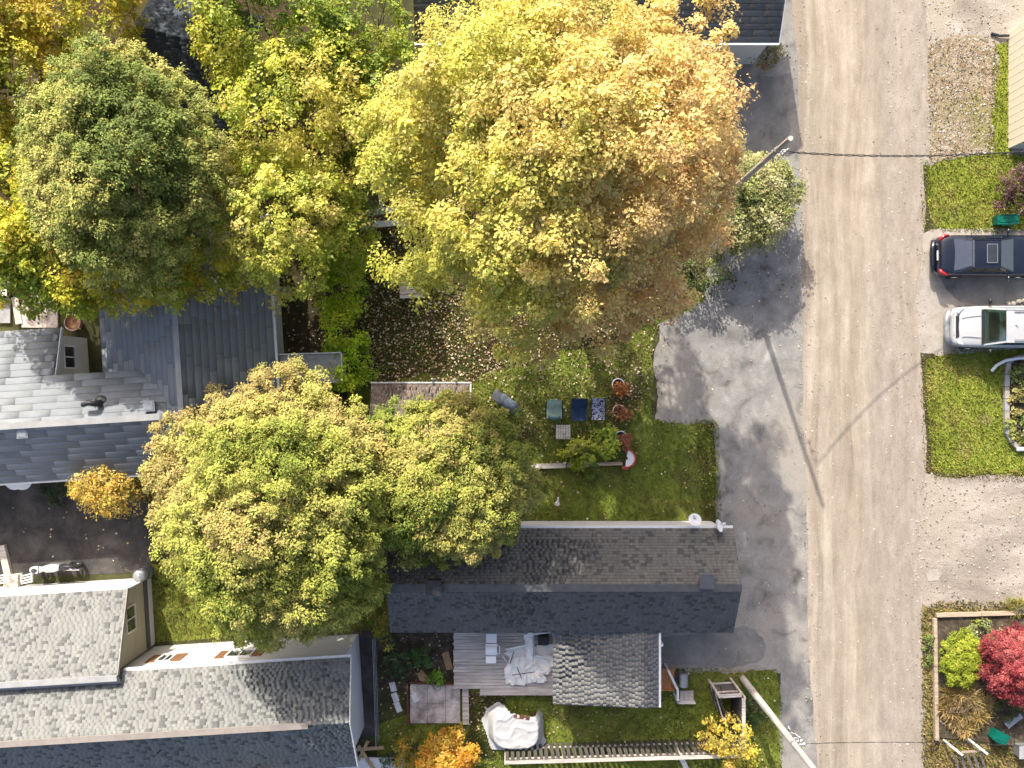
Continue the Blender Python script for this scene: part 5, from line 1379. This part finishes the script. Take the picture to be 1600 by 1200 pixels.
plank_bench('picnic_table', 'grey wooden plank table under the left edge of the big maple', 642, 449, .7, 5, .19, 1.0, R(3), M['deck'], 'table')
rl = thing('deck_railing', 'white painted railing corner showing through under the big maple', 'railing', P(600, 335))
for a, b, w, h in ((P(562, 334, 1.0), P(625, 326, 1.0), .28, .05), (P(566, 352, .9), P(634, 347, .9), .26, .05)):
    m = MB(); m.beam(a, b, w, h); m.build('rail', M['white_worn'], rl)
m = MB(); m.beam(P(592, 284, 1.1), P(596, 330, 1.1), .14, .06); m.build('rail', M['white_worn'], rl)
for q in (P(566, 334, 0), P(620, 327, 0), P(568, 352, 0), P(630, 347, 0), P(593, 286, 0)):
    m = MB(); m.box((q.x * .975, q.y * .975, .44), (.1, .1, .88)); m.build('post', M['white_worn'], rl)
for px, py, lab in ((447, 457, 'single grey stepping slab beside the white gutter of the house'), (561, 416, 'small grey slab lying at the left edge of the leafy lawn')):
    p = P(px, py); m = MB(); m.box((p.x, p.y, .05), (.45, .5, .1), .1); m.box((p.x, p.y, .11), (.40, .45, .02), .1)
    tag(m.build('paving_slab', M['slab_plain'], origin=p), lab, 'paving slab')

# pieces in the far-left yard
wb = thing('patio', 'grey slab patio with a pale plank at the left edge above the bright roof', 'patio', P(12, 480))
for i, (x0, y0, x1, y1) in enumerate(((-30, 466, 18, 505), (36, 462, 92, 512), (-30, 430, 18, 463))):
    m = MB(); m.prism([P(x0, y0), P(x0, y1), P(x1, y1), P(x1, y0)], .02, .12); m.build('slab', M['slab_plain'] if i != 1 else M['slab'], wb)
m = MB(); m.beam(P(23, 464, .14), P(30, 506, .14), .3, .05); m.build('plank', M['rail_pale'], wb)
p = P(4, 455); t = thing('storage_box', 'maroon storage box at the left edge of the patio', 'box', p)
m = MB(); m.box((p.x, p.y, .3), (.9, .45, .35)); m.build('body', M['maroon'], t)
m = MB(); m.box((p.x, p.y, .5), (.95, .5, .05)); m.build('lid', M['white_worn'], t)
p = P(120, 505); t = thing('planter', 'round brown tub in the notch beside the white window wall', 'planter', p)
m = MB(); m.lathe(p, [(0, 0), (.3, 0), (.36, .4), (.33, .4), (.3, .32), (0, .32)], 24); m.build('pot', M['terracotta'], t, smooth=True, sharp=R(40))
m = MB(); m.torus(p + Vector((0, 0, .41)), .35, .02, 28, 6); m.build('rim', M['rail_pale'], t, smooth=True)
# scalloped white awning under the south eave and yellow hose
p = P(38, 742, .9); t = thing('garden_umbrella', 'white scalloped garden umbrella poking out under the south eave', 'umbrella', (p.x, p.y, 0))
for k in range(8):
    a0, a1 = 6.283 * k / 8, 6.283 * (k+1) / 8; m = MB(); n = 6; vs = [Vector((p.x, p.y, 1.75))]
    for j in range(n+1):
        a = a0 + (a1-a0) * j / n; r = .82 + .07 * math.sin(math.pi * j / n); vs.append(Vector((p.x + r * math.cos(a), p.y + .25 + r * math.sin(a), 1.4 - .03 * math.sin(math.pi * j / n))))
    m.add(vs, [(0, j, j+1) for j in range(1, n+1)]); m.add([v - Vector((0, 0, .012)) for v in vs], [(0, j+1, j) for j in range(1, n+1)]); m.build('canopy_panel', M['white_plastic'], t)
m = MB(); m.tube([(p.x, p.y + .25, 0), (p.x, p.y + .25, 1.75)], .025, 8); m.build('pole', M['white'], t)
m = MB(); m.tube([P(-20, 762, .05), P(5, 757, .05), P(20, 751, .05), P(30, 742, .1)], .03, 8)
tag(m.build('garden_hose', M['yellow_hose'], origin=P(5, 757)), 'yellow garden hose end lying at the left edge under the eave', 'hose')
# stoop with two white railings
st = thing('stoop', 'pale stoop with two white slatted railings at the left edge above the grey roof', 'stoop', P(25, 905))
m = MB(); m.prism([P(14, 897), P(14, 925), P(36, 922), P(36, 895)], 0, .45); m.build('landing', M['cream_board'], st)
m = MB(); m.beam(P(3, 852, .1), P(14, 900, .1), .3, .2); m.build('step', M['rail_pale'], st)
for x in (6, 42):
    for k in range(4):
        m = MB(); a = P(x - 8, 900 + 4*k, .5 + .12*k); m.beam(a, a + Vector((.5, .12, .05)), .05, .05); m.build('slat', M['white'], st)
    m = MB(); m.beam(P(x - 9, 913, .2), P(x - 9, 898, .9), .06, .06); m.beam(P(x + 8, 909, .2), P(x + 8, 894, .9), .06, .06); m.build('post', M['white'], st)
# rounded grey barrel at the house corner
p = P(233, 892); t = thing('rain_barrel', 'grey capped barrel standing at the corner of the grey shingled house', 'barrel', p)
m = MB(); m.lathe(p, [(0, 0), (.27, 0), (.31, .35), (.31, .75), (.27, 1.1), (.2, 1.16), (0, 1.2)], 20); m.build('body', M['metal_grey'], t, smooth=True, sharp=R(45))
for z in (.3, .8):
    m = MB(); m.torus(p + Vector((0, 0, z)), .315, .015, 24, 6); m.build('hoop', M['metal_dark'], t, smooth=True)

# ------------------------------------------------------------------ deck and the things on it
dk = thing('deck', 'weathered grey plank deck against the south side of the dark roof', 'deck', P(785, 1030))
DZ = .5
y = P(0, 984, DZ).y; y1 = P(0, 1073, DZ).y; x0, x1 = P(709, 0, DZ).x, P(866, 0, DZ).x
k = 0
while y > y1:
    m = MB(); j = random.uniform(-.03, .03)
    m.box(((x0+x1)/2 + j, y - .07, DZ - .02 + random.uniform(-.004, .004)), (x1 - x0, .132, .04)); m.build('plank', M['deck'], dk); y -= .145
    k += 1
for i in range(2):
    m = MB(); m.box((P(808, 0, DZ).x, y - .07, DZ - .02), (P(866, 0, DZ).x - P(750, 0, DZ).x, .132, .04)); m.build('plank', M['deck'], dk); y -= .145
m = MB(); m.box((x0 + .03, (P(0,984,DZ).y + y1)/2, .28), (.05, 2.5, .36)); m.box(((x0+x1)/2, y1 - .0, .22), (x1 - x0, .05, .4)); m.build('skirt', M['fence_wood'], dk)
for xx in (x0 + .15, (x0+x1)/2, x1 - .15):
    m = MB(); m.box((xx, y1 + .1, .22), (.1, .1, .44)); m.build('post', M['fence_wood'], dk)
# white plastic bench-like grill cart
p = P(768, 1010, 1.0); t = thing('grill_cart', 'white barbecue cart with two side shelves standing on the deck', 'barbecue', (p.x, p.y, DZ))
m = MB(); m.box((p.x, p.y + .42, 1.25), (.46, .40, .05)); m.build('side_shelf', M['white_plastic'], t)
m = MB(); m.box((p.x - .02, p.y - .5, 1.25), (.44, .30, .05)); m.build('side_shelf', M['white_plastic'], t)
m = MB(); m.box((p.x, p.y - .04, 1.2), (.50, .48, .22)); m.tube([(p.x - .24, p.y - .04, 1.3), (p.x + .24, p.y - .04, 1.3)], .17, 14); m.build('lid', M['white_plastic'], t)
m = MB(); m.box((p.x, p.y + .19, 1.24), (.42, .06, .1)); m.build('hinge', M['metal_dark'], t)
m = MB(); m.tube([(p.x + .25, p.y + .14, 1.34), (p.x + .36, p.y + .12, 1.36), (p.x + .36, p.y - .2, 1.36), (p.x + .25, p.y - .22, 1.34)], .022, 8); m.build('handle', M['white_plastic'], t)
m = MB(); m.box((p.x, p.y, .8), (.40, .75, .6)); m.build('cabinet', M['white_worn'], t)
for sx in (-1, 1):
    for sy in (-1, 1):
        m = MB(); m.box((p.x + sx*.18, p.y + sy*.36, .75), (.05, .05, .5)); m.build('leg', M['metal_dark'], t)
# collapsed gazebo: white sheet and frame
def cloth(name, outline, hfn, mat, parent=None, step=.055, seed=0., thick=.02, origin=None):
    poly = fractal_outline(outline, .1, 3)
    a = np.array([(p.x, p.y) for p in poly]); lo, hi = a.min(0), a.max(0)
    nx, ny = int((hi[0]-lo[0]) / step) + 1, int((hi[1]-lo[1]) / step) + 1
    gx, gy = np.meshgrid(np.linspace(lo[0], hi[0], nx), np.linspace(lo[1], hi[1], ny), indexing='ij')
    pts = np.c_[gx.ravel(), gy.ravel()]; ok = inside(pts, [tuple(q) for q in a]).reshape(nx, ny)
    vs, idx = [], {}
    m = MB()
    def vid(i, j):
        if (i, j) not in idx:
            x, y_ = gx[i, j], gy[i, j]; idx[(i, j)] = len(vs); vs.append(Vector((x, y_, hfn(x, y_))))
        return idx[(i, j)]
    fs = []
    for i in range(nx-1):
        for j in range(ny-1):
            if ok[i, j] and ok[i+1, j] and ok[i, j+1] and ok[i+1, j+1]: fs.append((vid(i, j), vid(i+1, j), vid(i+1, j+1), vid(i, j+1)))
    m.add(vs, fs)
    o = m.build(name, mat, parent, origin, smooth=True)
    so = o.modifiers.new('thickness', 'SOLIDIFY'); so.thickness = thick
    ss = o.modifiers.new('soft', 'SUBSURF'); ss.levels = 1; ss.render_levels = 1
    return o
def folds(x, y, s=1.0, seed=0.):
    v = Vector((x * 1.7 * s + seed, y * 1.7 * s, seed))
    r = 1 - abs(mnoise.noise(v) * 2); r2 = 1 - abs(mnoise.noise(v * 2.3 + Vector((5, 1, 2))) * 2)
    return .5 * r * r * abs(r) + .25 * r2 * abs(r2)
gz = thing('collapsed_gazebo', 'heap of white sheeting and bent white bars of a collapsed gazebo on the deck', 'gazebo', tuple(P(825, 1035, 0).to_2d()) + (DZ,))
cloth('sheet', [P(x, y, .7) for x, y in ((790, 1040), (800, 1030), (830, 1025), (866, 1022), (866, 1050), (845, 1060), (830, 1070), (800, 1073), (788, 1070), (786, 1050))], lambda x, y: DZ + .06 + .42 * max(0, folds(x, y, 1.1, 2.)), M['sheet_white'], gz)
cloth('sheet', [P(x, y, .8) for x, y in ((812, 985), (832, 985), (834, 1010), (830, 1035), (822, 1030), (820, 1005))], lambda x, y: DZ + .3 + .5 * max(0, folds(x, y, 1.3, 6.)), M['sheet_white'], gz)
cloth('sheet', [P(x, y, .6) for x, y in ((784, 1020), (800, 1008), (866, 1004), (866, 1026), (800, 1034))], lambda x, y: DZ + .05 + .2 * max(0, folds(x, y, .9, 11.)), M['sheet_white'], gz)
cloth('sheet', [P(x, y, .6) for x, y in ((836, 1058), (852, 1052), (857, 1062), (850, 1068), (838, 1067))], lambda x, y: DZ + .2 + .3 * max(0, folds(x, y, 1.6, 15.)), M['sheet_white'], gz)
for pts in ([(790, 1015, 1.0), (832, 1006, 1.0)], [(833, 991, 1.1), (866, 987, 1.1)], [(833, 988, .9), (835, 1035, .7)], [(836, 1025, .8), (866, 1028, .8)], [(785, 1025, .7), (795, 1038, .7), (800, 1018, .8)], [(864, 985, 1.1), (866, 1010, .8)]):
    m = MB(); m.tube([P(*q) for q in pts], .035, 8); m.build('bar', M['white'], gz)
for pts in ([(800, 1055, 1.0), (835, 1050, 1.0)], [(808, 1043, 1.0), (815, 1060, 1.0)], [(797, 1037, .9), (803, 1018, .9)]):
    m = MB(); m.tube([P(*q) for q in pts], .018, 6); m.build('bar', M['metal_dark'], gz)
p = P(849, 1000, .9); t = thing('speaker_box', 'black box standing on the deck in the corner by the grey roof', 'box', (p.x, p.y, DZ))
m = MB(); m.box((p.x, p.y, .78), (.46, .36, .54)); m.build('case', M['metal_dark'], t)
m = MB(); m.box((p.x, p.y + .05, 1.07), (.40, .26, .04)); m.build('lid', M['black_plastic'], t)
m = MB(); m.tube([(p.x - .03, p.y - .19, .95), (p.x, p.y - .22, .97), (p.x + .03, p.y - .19, .95)], .02, 6); m.build('knob', M['metal_grey'], t)

# ------------------------------------------------------------------ weedy corner left of the deck
pl = thing('platform', 'mottled grey square slab in a rusty frame south-west of the deck', 'slab', P(681, 1100))
for i, (xa, xb) in enumerate(((641, 668), (668.4, 696), (696.4, 719))):
    for j, (ya, yb_) in enumerate(((1069, 1099.6), (1100, 1130))):
        m = MB(); z = .16 + random.uniform(-.006, .006); m.prism([P(xa, ya, .16), P(xa, yb_, .16), P(xb, yb_, .16), P(xb, ya, .16)], .04, z); m.build('slab', M['slab'], pl)
m = MB(); m.beam(P(636, 1066, .14), P(639, 1132, .14), .09, .26); m.beam(P(640, 1066, .13), P(721, 1068, .13), .08, .24); m.build('frame', M['rust'], pl)
m = MB(); m.beam(P(727, 1069, .2), P(728, 1132, .2), .28, .06); m.build('edge_board', M['deck'], pl)
m = MB(); m.box(P(648, 1090, .2), (.26, .42, .05), .5); m.build('hatch', M['white_worn'], pl)
sb = thing('board_walk', 'crooked line of three pale boards lying beside the narrow path', 'boards', P(620, 1090))
for x0_, y0_, x1_, y1_ in ((612, 1066, 616, 1080), (615, 1083, 620, 1096), (619, 1097, 625, 1112)):
    m = MB(); m.beam(P(x0_, y0_, .05), P(x1_, y1_, .05), .26, .06); m.build('board', M['white_worn'], sb)
m = MB(); m.beam(P(696, 1019, .06), P(703, 1046, .06), .30, .08); tag(m.build('plank', M['plank_brown'], origin=P(700, 1032)), 'split brown plank lying on the weeds left of the deck', 'plank')
p = P(659, 1056); m = MB(); cl = cloth('fabric_heap', [P(x, y, .2) for x, y in ((648, 1052), (660, 1046), (669, 1056), (670, 1070), (655, 1066))], lambda x, y: .08 + .3 * max(0, folds(x, y, 1.5, 21.)), M['plank_brown'], origin=p)
tag(cl, 'crumpled brown sheet beside the lime-green clump', 'sheet')
# covered table with white sheet
p = P(806, 1138, .6); ct = thing('covered_table', 'big table or boat draped in a white plastic sheet beside the picket fence', 'covered table', (p.x, p.y, 0))
def coverh(x, y):
    dx, dy = (x - p.x) / 1.28, (y - p.y) / 1.02
    r = max(abs(dx) ** 3 + abs(dy) ** 3, 0)
    plate = 1.0 if r < .45 else max(.12, 1.0 - (r - .45) * 1.9)
    edge = max(0., (dy - .25)) * .22 * folds(x, y, 2.0, 31.)
    return max(.06, plate * (.95 + .09 * folds(x, y, .7, 27.)) + edge)
cloth('sheet', [P(x, y, .6) for x, y in ((757, 1116), (766, 1108), (779, 1101), (792, 1105), (806, 1110), (824, 1114), (836, 1114), (843, 1111), (849, 1119), (851, 1150), (856, 1166), (846, 1180), (768, 1180), (757, 1150), (750, 1130))], coverh, M['tarp'], ct, .05)
m = MB(); m.box((p.x + .25, p.y + .62, .93), (.7, .16, .1), -.15); m.build('table_edge', M['rust'], ct)
for sx in (-1, 1):
    for sy in (-1, 1):
        m = MB(); m.box((p.x + sx*.8, p.y + sy*.5, .4), (.08, .08, .8)); m.build('leg', M['rust'], ct)

# ------------------------------------------------------------------ picket fence and enclosure
def picket_fence(name, label, a, b, h, board, gap, pm, rm, jitter=.03, cap=True, rails=(.35, 1.45), lean=0.):
    a, b = Vector((a[0], a[1], 0)), Vector((b[0], b[1], 0)); d = (b - a); L = d.length; d.normalize(); ang = math.atan2(d.y, d.x)
    t = thing(name, label, 'fence', a)
    nrm = Vector((-d.y, d.x, 0))
    me = MB(); me.box((0, 0, h/2), (board, .025, h)); first = me.build('picket', pm, t, local=True)
    x = board / 2; k = 0
    while x < L:
        o = first if k == 0 else first.copy()
        if k: COL.objects.link(o); o.parent = t
        o.location = d * x; o.rotation_euler = (random.uniform(-.02, .02) + lean, random.uniform(-.02, .02), ang); o.scale = (1, 1, 1 + random.uniform(-jitter, jitter))
        x += board + gap; k += 1
    for z in rails:
        m = MB(); m.beam(a - nrm * .045 + Vector((0, 0, z)), b - nrm * .045 + Vector((0, 0, z)), .05, .09); m.build('rail', rm, t)
    if cap:
        m = MB(); m.beam(a - nrm * .06 + Vector((0, 0, h + .035)), b - nrm * .06 + Vector((0, 0, h + .035)), .15, .04); m.build('top_rail', rm, t)
    n = max(2, int(L / 2.2) + 1)
    for i in range(n):
        q = a.lerp(b, i / (n - 1)) - nrm * .12; m = MB(); m.box((q.x, q.y, h / 2), (.09, .09, h), ang); m.build('post', rm, t)
    return t
fa, fb = P(790, 1163), P(1141, 1153)
picket_fence('picket_fence', 'weathered picket fence with pale top rail along the bottom lawn', fa, fb, 1.75, .14, .105, M['fence_wood'], M['rail_pale'])
picket_fence('board_fence', 'short dark board fence panel closing the north end of the enclosure', P(1141, 1064), P(1107, 1066), 1.95, .145, .012, M['deck_dark'], M['rail_pale'])
picket_fence('board_fence', 'dark board fence side running south from the panel to the picket fence corner', P(1142, 1150), P(1142, 1067), 1.95, .145, .015, M['deck_dark'], M['rail_pale'])
picket_fence('gate', 'leaning grey board gate at the west side of the enclosure', P(1118, 1108), P(1107, 1070), 1.5, .145, .012, M['fence_wood'], M['rail_pale'], cap=False, rails=(.3, 1.2), lean=.12)
m = MB(); q = P(1066, 1185); m.beam(P(1062, 1180, .1), P(1080, 1215, .1), .22, .1); tag(m.build('plank', M['white_worn'], origin=q), 'short pale plank below the picket fence at the bottom edge', 'plank')

# porch steps at the east end of the addition
ps = thing('porch_steps', 'orange stained porch landing with white edge boards and a grey lower step', 'steps', P(1055, 1070))
y = 0
for k in range(5):
    x = P(1031 + 4.6*k, 0, .5).x; m = MB(); m.box((x + .06, P(0, 1062, .5).y, .48), (.12, .95, .04)); m.build('plank', M['orange_wood'], ps)
m = MB(); m.beam(P(1030, 1077, .47), P(1054, 1077, .47), .06, .3); m.build('fascia', M['orange_wood'], ps)
m = MB(); m.beam(P(1044, 1047, .9), P(1059, 1078, .9), .1, .06); m.beam(P(1059, 1078, .9), P(1059, 1095, .9), .1, .06); m.build('handrail', M['white_worn'], ps)
for q in ((1044, 1047), (1058, 1077), (1058, 1093)):
    b_ = P(*q, .9); m = MB(); m.box((b_.x, b_.y, .43), (.07, .07, .86)); m.build('post', M['white_worn'], ps)
for k in range(3):
    m = MB(); m.box(P(1066 + 7*k, 1088, .22), (.19, .5, .05)); m.build('tread', M['deck'], ps)
m = MB(); m.beam(P(1058, 1097, .18), P(1086, 1097, .18), .08, .3); m.build('riser', M['white_worn'], ps)
p = P(1068, 1062, .8); t = thing('grill', 'black and grey kettle-sided barbecue beside the porch steps', 'barbecue', (p.x, p.y, 0))
m = MB(); m.box((p.x, p.y, .7), (.36, .58, .25)); m.tube([(p.x, p.y - .29, .84), (p.x, p.y + .29, .84)], .19, 14); m.build('lid', M['metal_grey'], t, smooth=True, sharp=R(35))
m = MB(); m.box((p.x - .28, p.y + .05, .78), (.22, .5, .04)); m.build('side_shelf', M['black_plastic'], t)
m = MB(); m.tube([(p.x + .2, p.y - .22, .88), (p.x + .25, p.y, .9), (p.x + .2, p.y + .22, .88)], .018, 6); m.build('handle', M['metal_dark'], t)
for sx in (-1, 1):
    for sy in (-1, 1):
        m = MB(); m.box((p.x + sx*.13, p.y + sy*.22, .3), (.04, .04, .6)); m.build('leg', M['metal_dark'], t)

# wire fence along the narrow path, clutter at the bottom
wf = thing('wire_fence', 'thin wire fence on posts between the narrow path and the weedy corner', 'fence', P(592, 1070))
a, b = P(588, 990), P(593, 1150)
for i in range(5):
    q = a.lerp(b, i/4); m = MB(); m.tube([q, q + Vector((0, 0, 1.1))], .025, 6); m.build('post', M['metal_grey'], wf)
for z in (.3, .7, 1.08):
    m = MB(); m.tube([a + Vector((0, 0, z)), b + Vector((0, 0, z))], .012, 5); m.build('wire', M['metal_grey'], wf)
lt = thing('shed', 'low white roof sheet with leaning boards at the bottom edge by the grey house', 'shed', P(560, 1195))
m = MB(); m.prism([P(525, 1184, .7), P(525, 1240, .7), P(640, 1240, .7), P(632, 1184, .7)], .64, .7); m.build('roof', M['white_worn'], lt)
m = MB(); m.prism([P(532, 1190, .6), P(532, 1238, .6), P(630, 1238, .6), P(628, 1190, .6)], 0, .63); m.build('wall', M['fence_wood'], lt)
for x0_, y0_, x1_, y1_ in ((560, 1165, 586, 1205), (575, 1158, 560, 1188), (545, 1172, 600, 1168)):
    m = MB(); m.beam(P(x0_, y0_, .85), P(x1_, y1_, .78), .14, .05); m.build('board', M['plank_brown'], lt)

# ------------------------------------------------------------------ right-hand gardens
bd = thing('timber_bed', 'rectangular garden bed framed in pale timbers at the lower right', 'garden bed', P(1530, 1060))
m = MB(); pts = [P(1462, 960), P(1462, 1150), P(1650, 1170), P(1650, 955)]; m.prism(pts, .0, .12); m.build('soil_bed', M['soil'], bd)
for a, b in (((1462, 961), (1532, 959)), ((1533, 959), (1598, 957)), ((1599, 957), (1650, 956))):
    m = MB(); m.beam(P(*a, .16), P(*b, .16), .16, .2); m.build('timber', M['timber'], bd)
for a, b in (((1460, 966), (1461, 1040)), ((1461, 1041), (1462, 1100)), ((1462, 1101), (1463, 1156))):
    m = MB(); m.beam(P(*a, .16), P(*b, .16), .16, .2); m.build('timber', M['timber'], bd)
# kerbed bed on the right
kb = thing('kerbed_bed', 'flower bed with a rounded concrete block kerb beside the right lawn', 'garden bed', P(1590, 630))
m = MB(); m.prism([P(1574, 562), P(1573, 680), P(1585, 700), P(1650, 702), P(1650, 560)], .0, .09); m.build('soil_bed', M['soil'], kb)
path = [(1640, 556), (1600, 557), (1583, 560), (1575, 566), (1573, 585), (1572, 604), (1572, 623), (1572, 642), (1572, 661), (1574, 678), (1581, 691), (1592, 700), (1615, 703), (1640, 704)]
for a, b in zip(path[:-1], path[1:]):
    m = MB(); A, B = P(*a, .1), P(*b, .1); d = (B - A).normalized() * .012; m.beam(A + d, B - d, .2, .2); m.build('kerb_block', M['slab_plain'] if random.random() < .5 else M['concrete'], kb)
m = MB(); m.tube([P(1549, 580, .25), P(1558, 570, .3), P(1572, 563, .35), P(1590, 560, .35), P(1625, 558, .35)], .07, 10)
tag(m.build('drain_pipe', M['white_plastic'], origin=P(1572, 565), smooth=True), 'curved white drain pipe bending round the top of the kerbed bed', 'pipe')
p = P(1597, 702, .15); m = MB(); m.tube([p + Vector((-.25, 0, 0)), p + Vector((.3, .02, 0))], [.09, .11], 10)
tag(m.build('downspout_end', M['white_plastic'], origin=p, smooth=True), 'short white pipe end at the lower corner of the kerbed bed', 'pipe')
# stone pile by the white car
rw = thing('stone_edging', 'row of pale rough stones above the white car', 'stones', P(1588, 470))
for k in range(7):
    q = P(1576 + 8*k, 475 - 1.2*k + random.uniform(-2, 2), .08); m = MB(); r = .11 + random.uniform(-.02, .02)
    m.lathe(q - Vector((0, 0, .1)), [(0, 0), (r, .03), (r*1.05, .1), (r*.6, .17), (0, .19)], 7); m.build('stone', M['concrete'], rw)
# bins and small things
def bin_(px, py, rz, label, mat, lid, size):
    p = P(px, py, .3); t = thing('storage_bin', label, 'bin', (p.x, p.y, 0), rz=rz)
    m = MB(); w, d, h = size; m.add([(-w*.45, -d*.45, 0), (w*.45, -d*.45, 0), (w*.45, d*.45, 0), (-w*.45, d*.45, 0), (-w/2, -d/2, h), (w/2, -d/2, h), (w/2, d/2, h), (-w/2, d/2, h)], [(3,2,1,0), (4,5,6,7), (0,1,5,4), (1,2,6,5), (2,3,7,6), (3,0,4,7)]); m.build('body', mat, t, local=True)
    m = MB(); m.box((0, 0, h + .03), (w * 1.06, d * 1.06, .05)); m.box((0, 0, h + .065), (w * .8, d * .6, .03)); m.build('lid', lid, t, local=True)
    m = MB(); m.tube([(-w*.3, -d*.55, h), (-w*.3, -d*.62, h + .02), (w*.3, -d*.62, h + .02), (w*.3, -d*.55, h)], .02, 6); m.build('handle', lid, t, local=True)
bin_(1558, 1148, R(-25), 'green plastic bin with lid beside the dry grass', M['green_plastic'], M['green_plastic'], (.62, .42, .6))
bin_(1570, 344, R(3), 'dark green bin tucked under the dark red shrub', M['green_plastic'], M['green_plastic'], (.9, .4, .5))
m = MB(); q = P(1583, 1127, .3); m.beam(P(1572, 1134, .3), P(1594, 1116, .35), .3, .12); m.beam(P(1572, 1134, .38), P(1594, 1116, .43), .1, .05); tag(m.build('trough', M['metal_grey'], origin=(q.x, q.y, 0)), 'grey metal trough lying below the crimson maple', 'trough')
bn = thing('garden_bench', 'white-armed garden bench with dark slats at the bottom edge by the dry grass', 'bench', P(1512, 1190))
for a, b in (((1484, 1164), (1504, 1180)), ((1520, 1160), (1543, 1178))):
    m = MB(); m.beam(P(*a, .62), P(*b, .62), .09, .05); ar = m.build('armrest', M['white'], bn)
    for q in (a, b):
        w = P(*q, .62); m = MB(); m.box((w.x, w.y, .3), (.06, .06, .59)); m.build('leg', M['white'], bn)
for k in range(5):
    m = MB(); m.beam(P(1490 + 10*k, 1178 - .4*k, .42), P(1500 + 11*k, 1210, .42), .10, .03); m.build('slat', M['deck_dark'], bn)
m = MB(); m.beam(P(1502, 1175, .4), P(1532, 1173, .4), .08, .05); m.build('crossbar', M['timber'], bn)
m = MB(); m.beam(P(1468, 1126, .1), P(1500, 1148, .1), .06, .06); tag(m.build('garden_stake', M['timber'], origin=P(1484, 1137)), 'thin wooden stake lying across the dry grass', 'stake')
m = MB(); m.beam(P(1500, 1144, .15), P(1516, 1160, .15), .1, .08); tag(m.build('plank', M['metal_grey'], origin=P(1508, 1152)), 'short grey plank lying above the garden bench', 'plank')
p = P(1597, 1172, .3); t = thing('planter', 'grey box planter at the right edge beside the green bin', 'planter', (p.x, p.y, 0))
m = MB(); m.box((p.x, p.y, .28), (.5, .5, .56)); m.build('box', M['metal_grey'], t)
m = MB(); m.box((p.x, p.y, .575), (.56, .56, .03)); m.build('rim', M['slab_plain'], t)
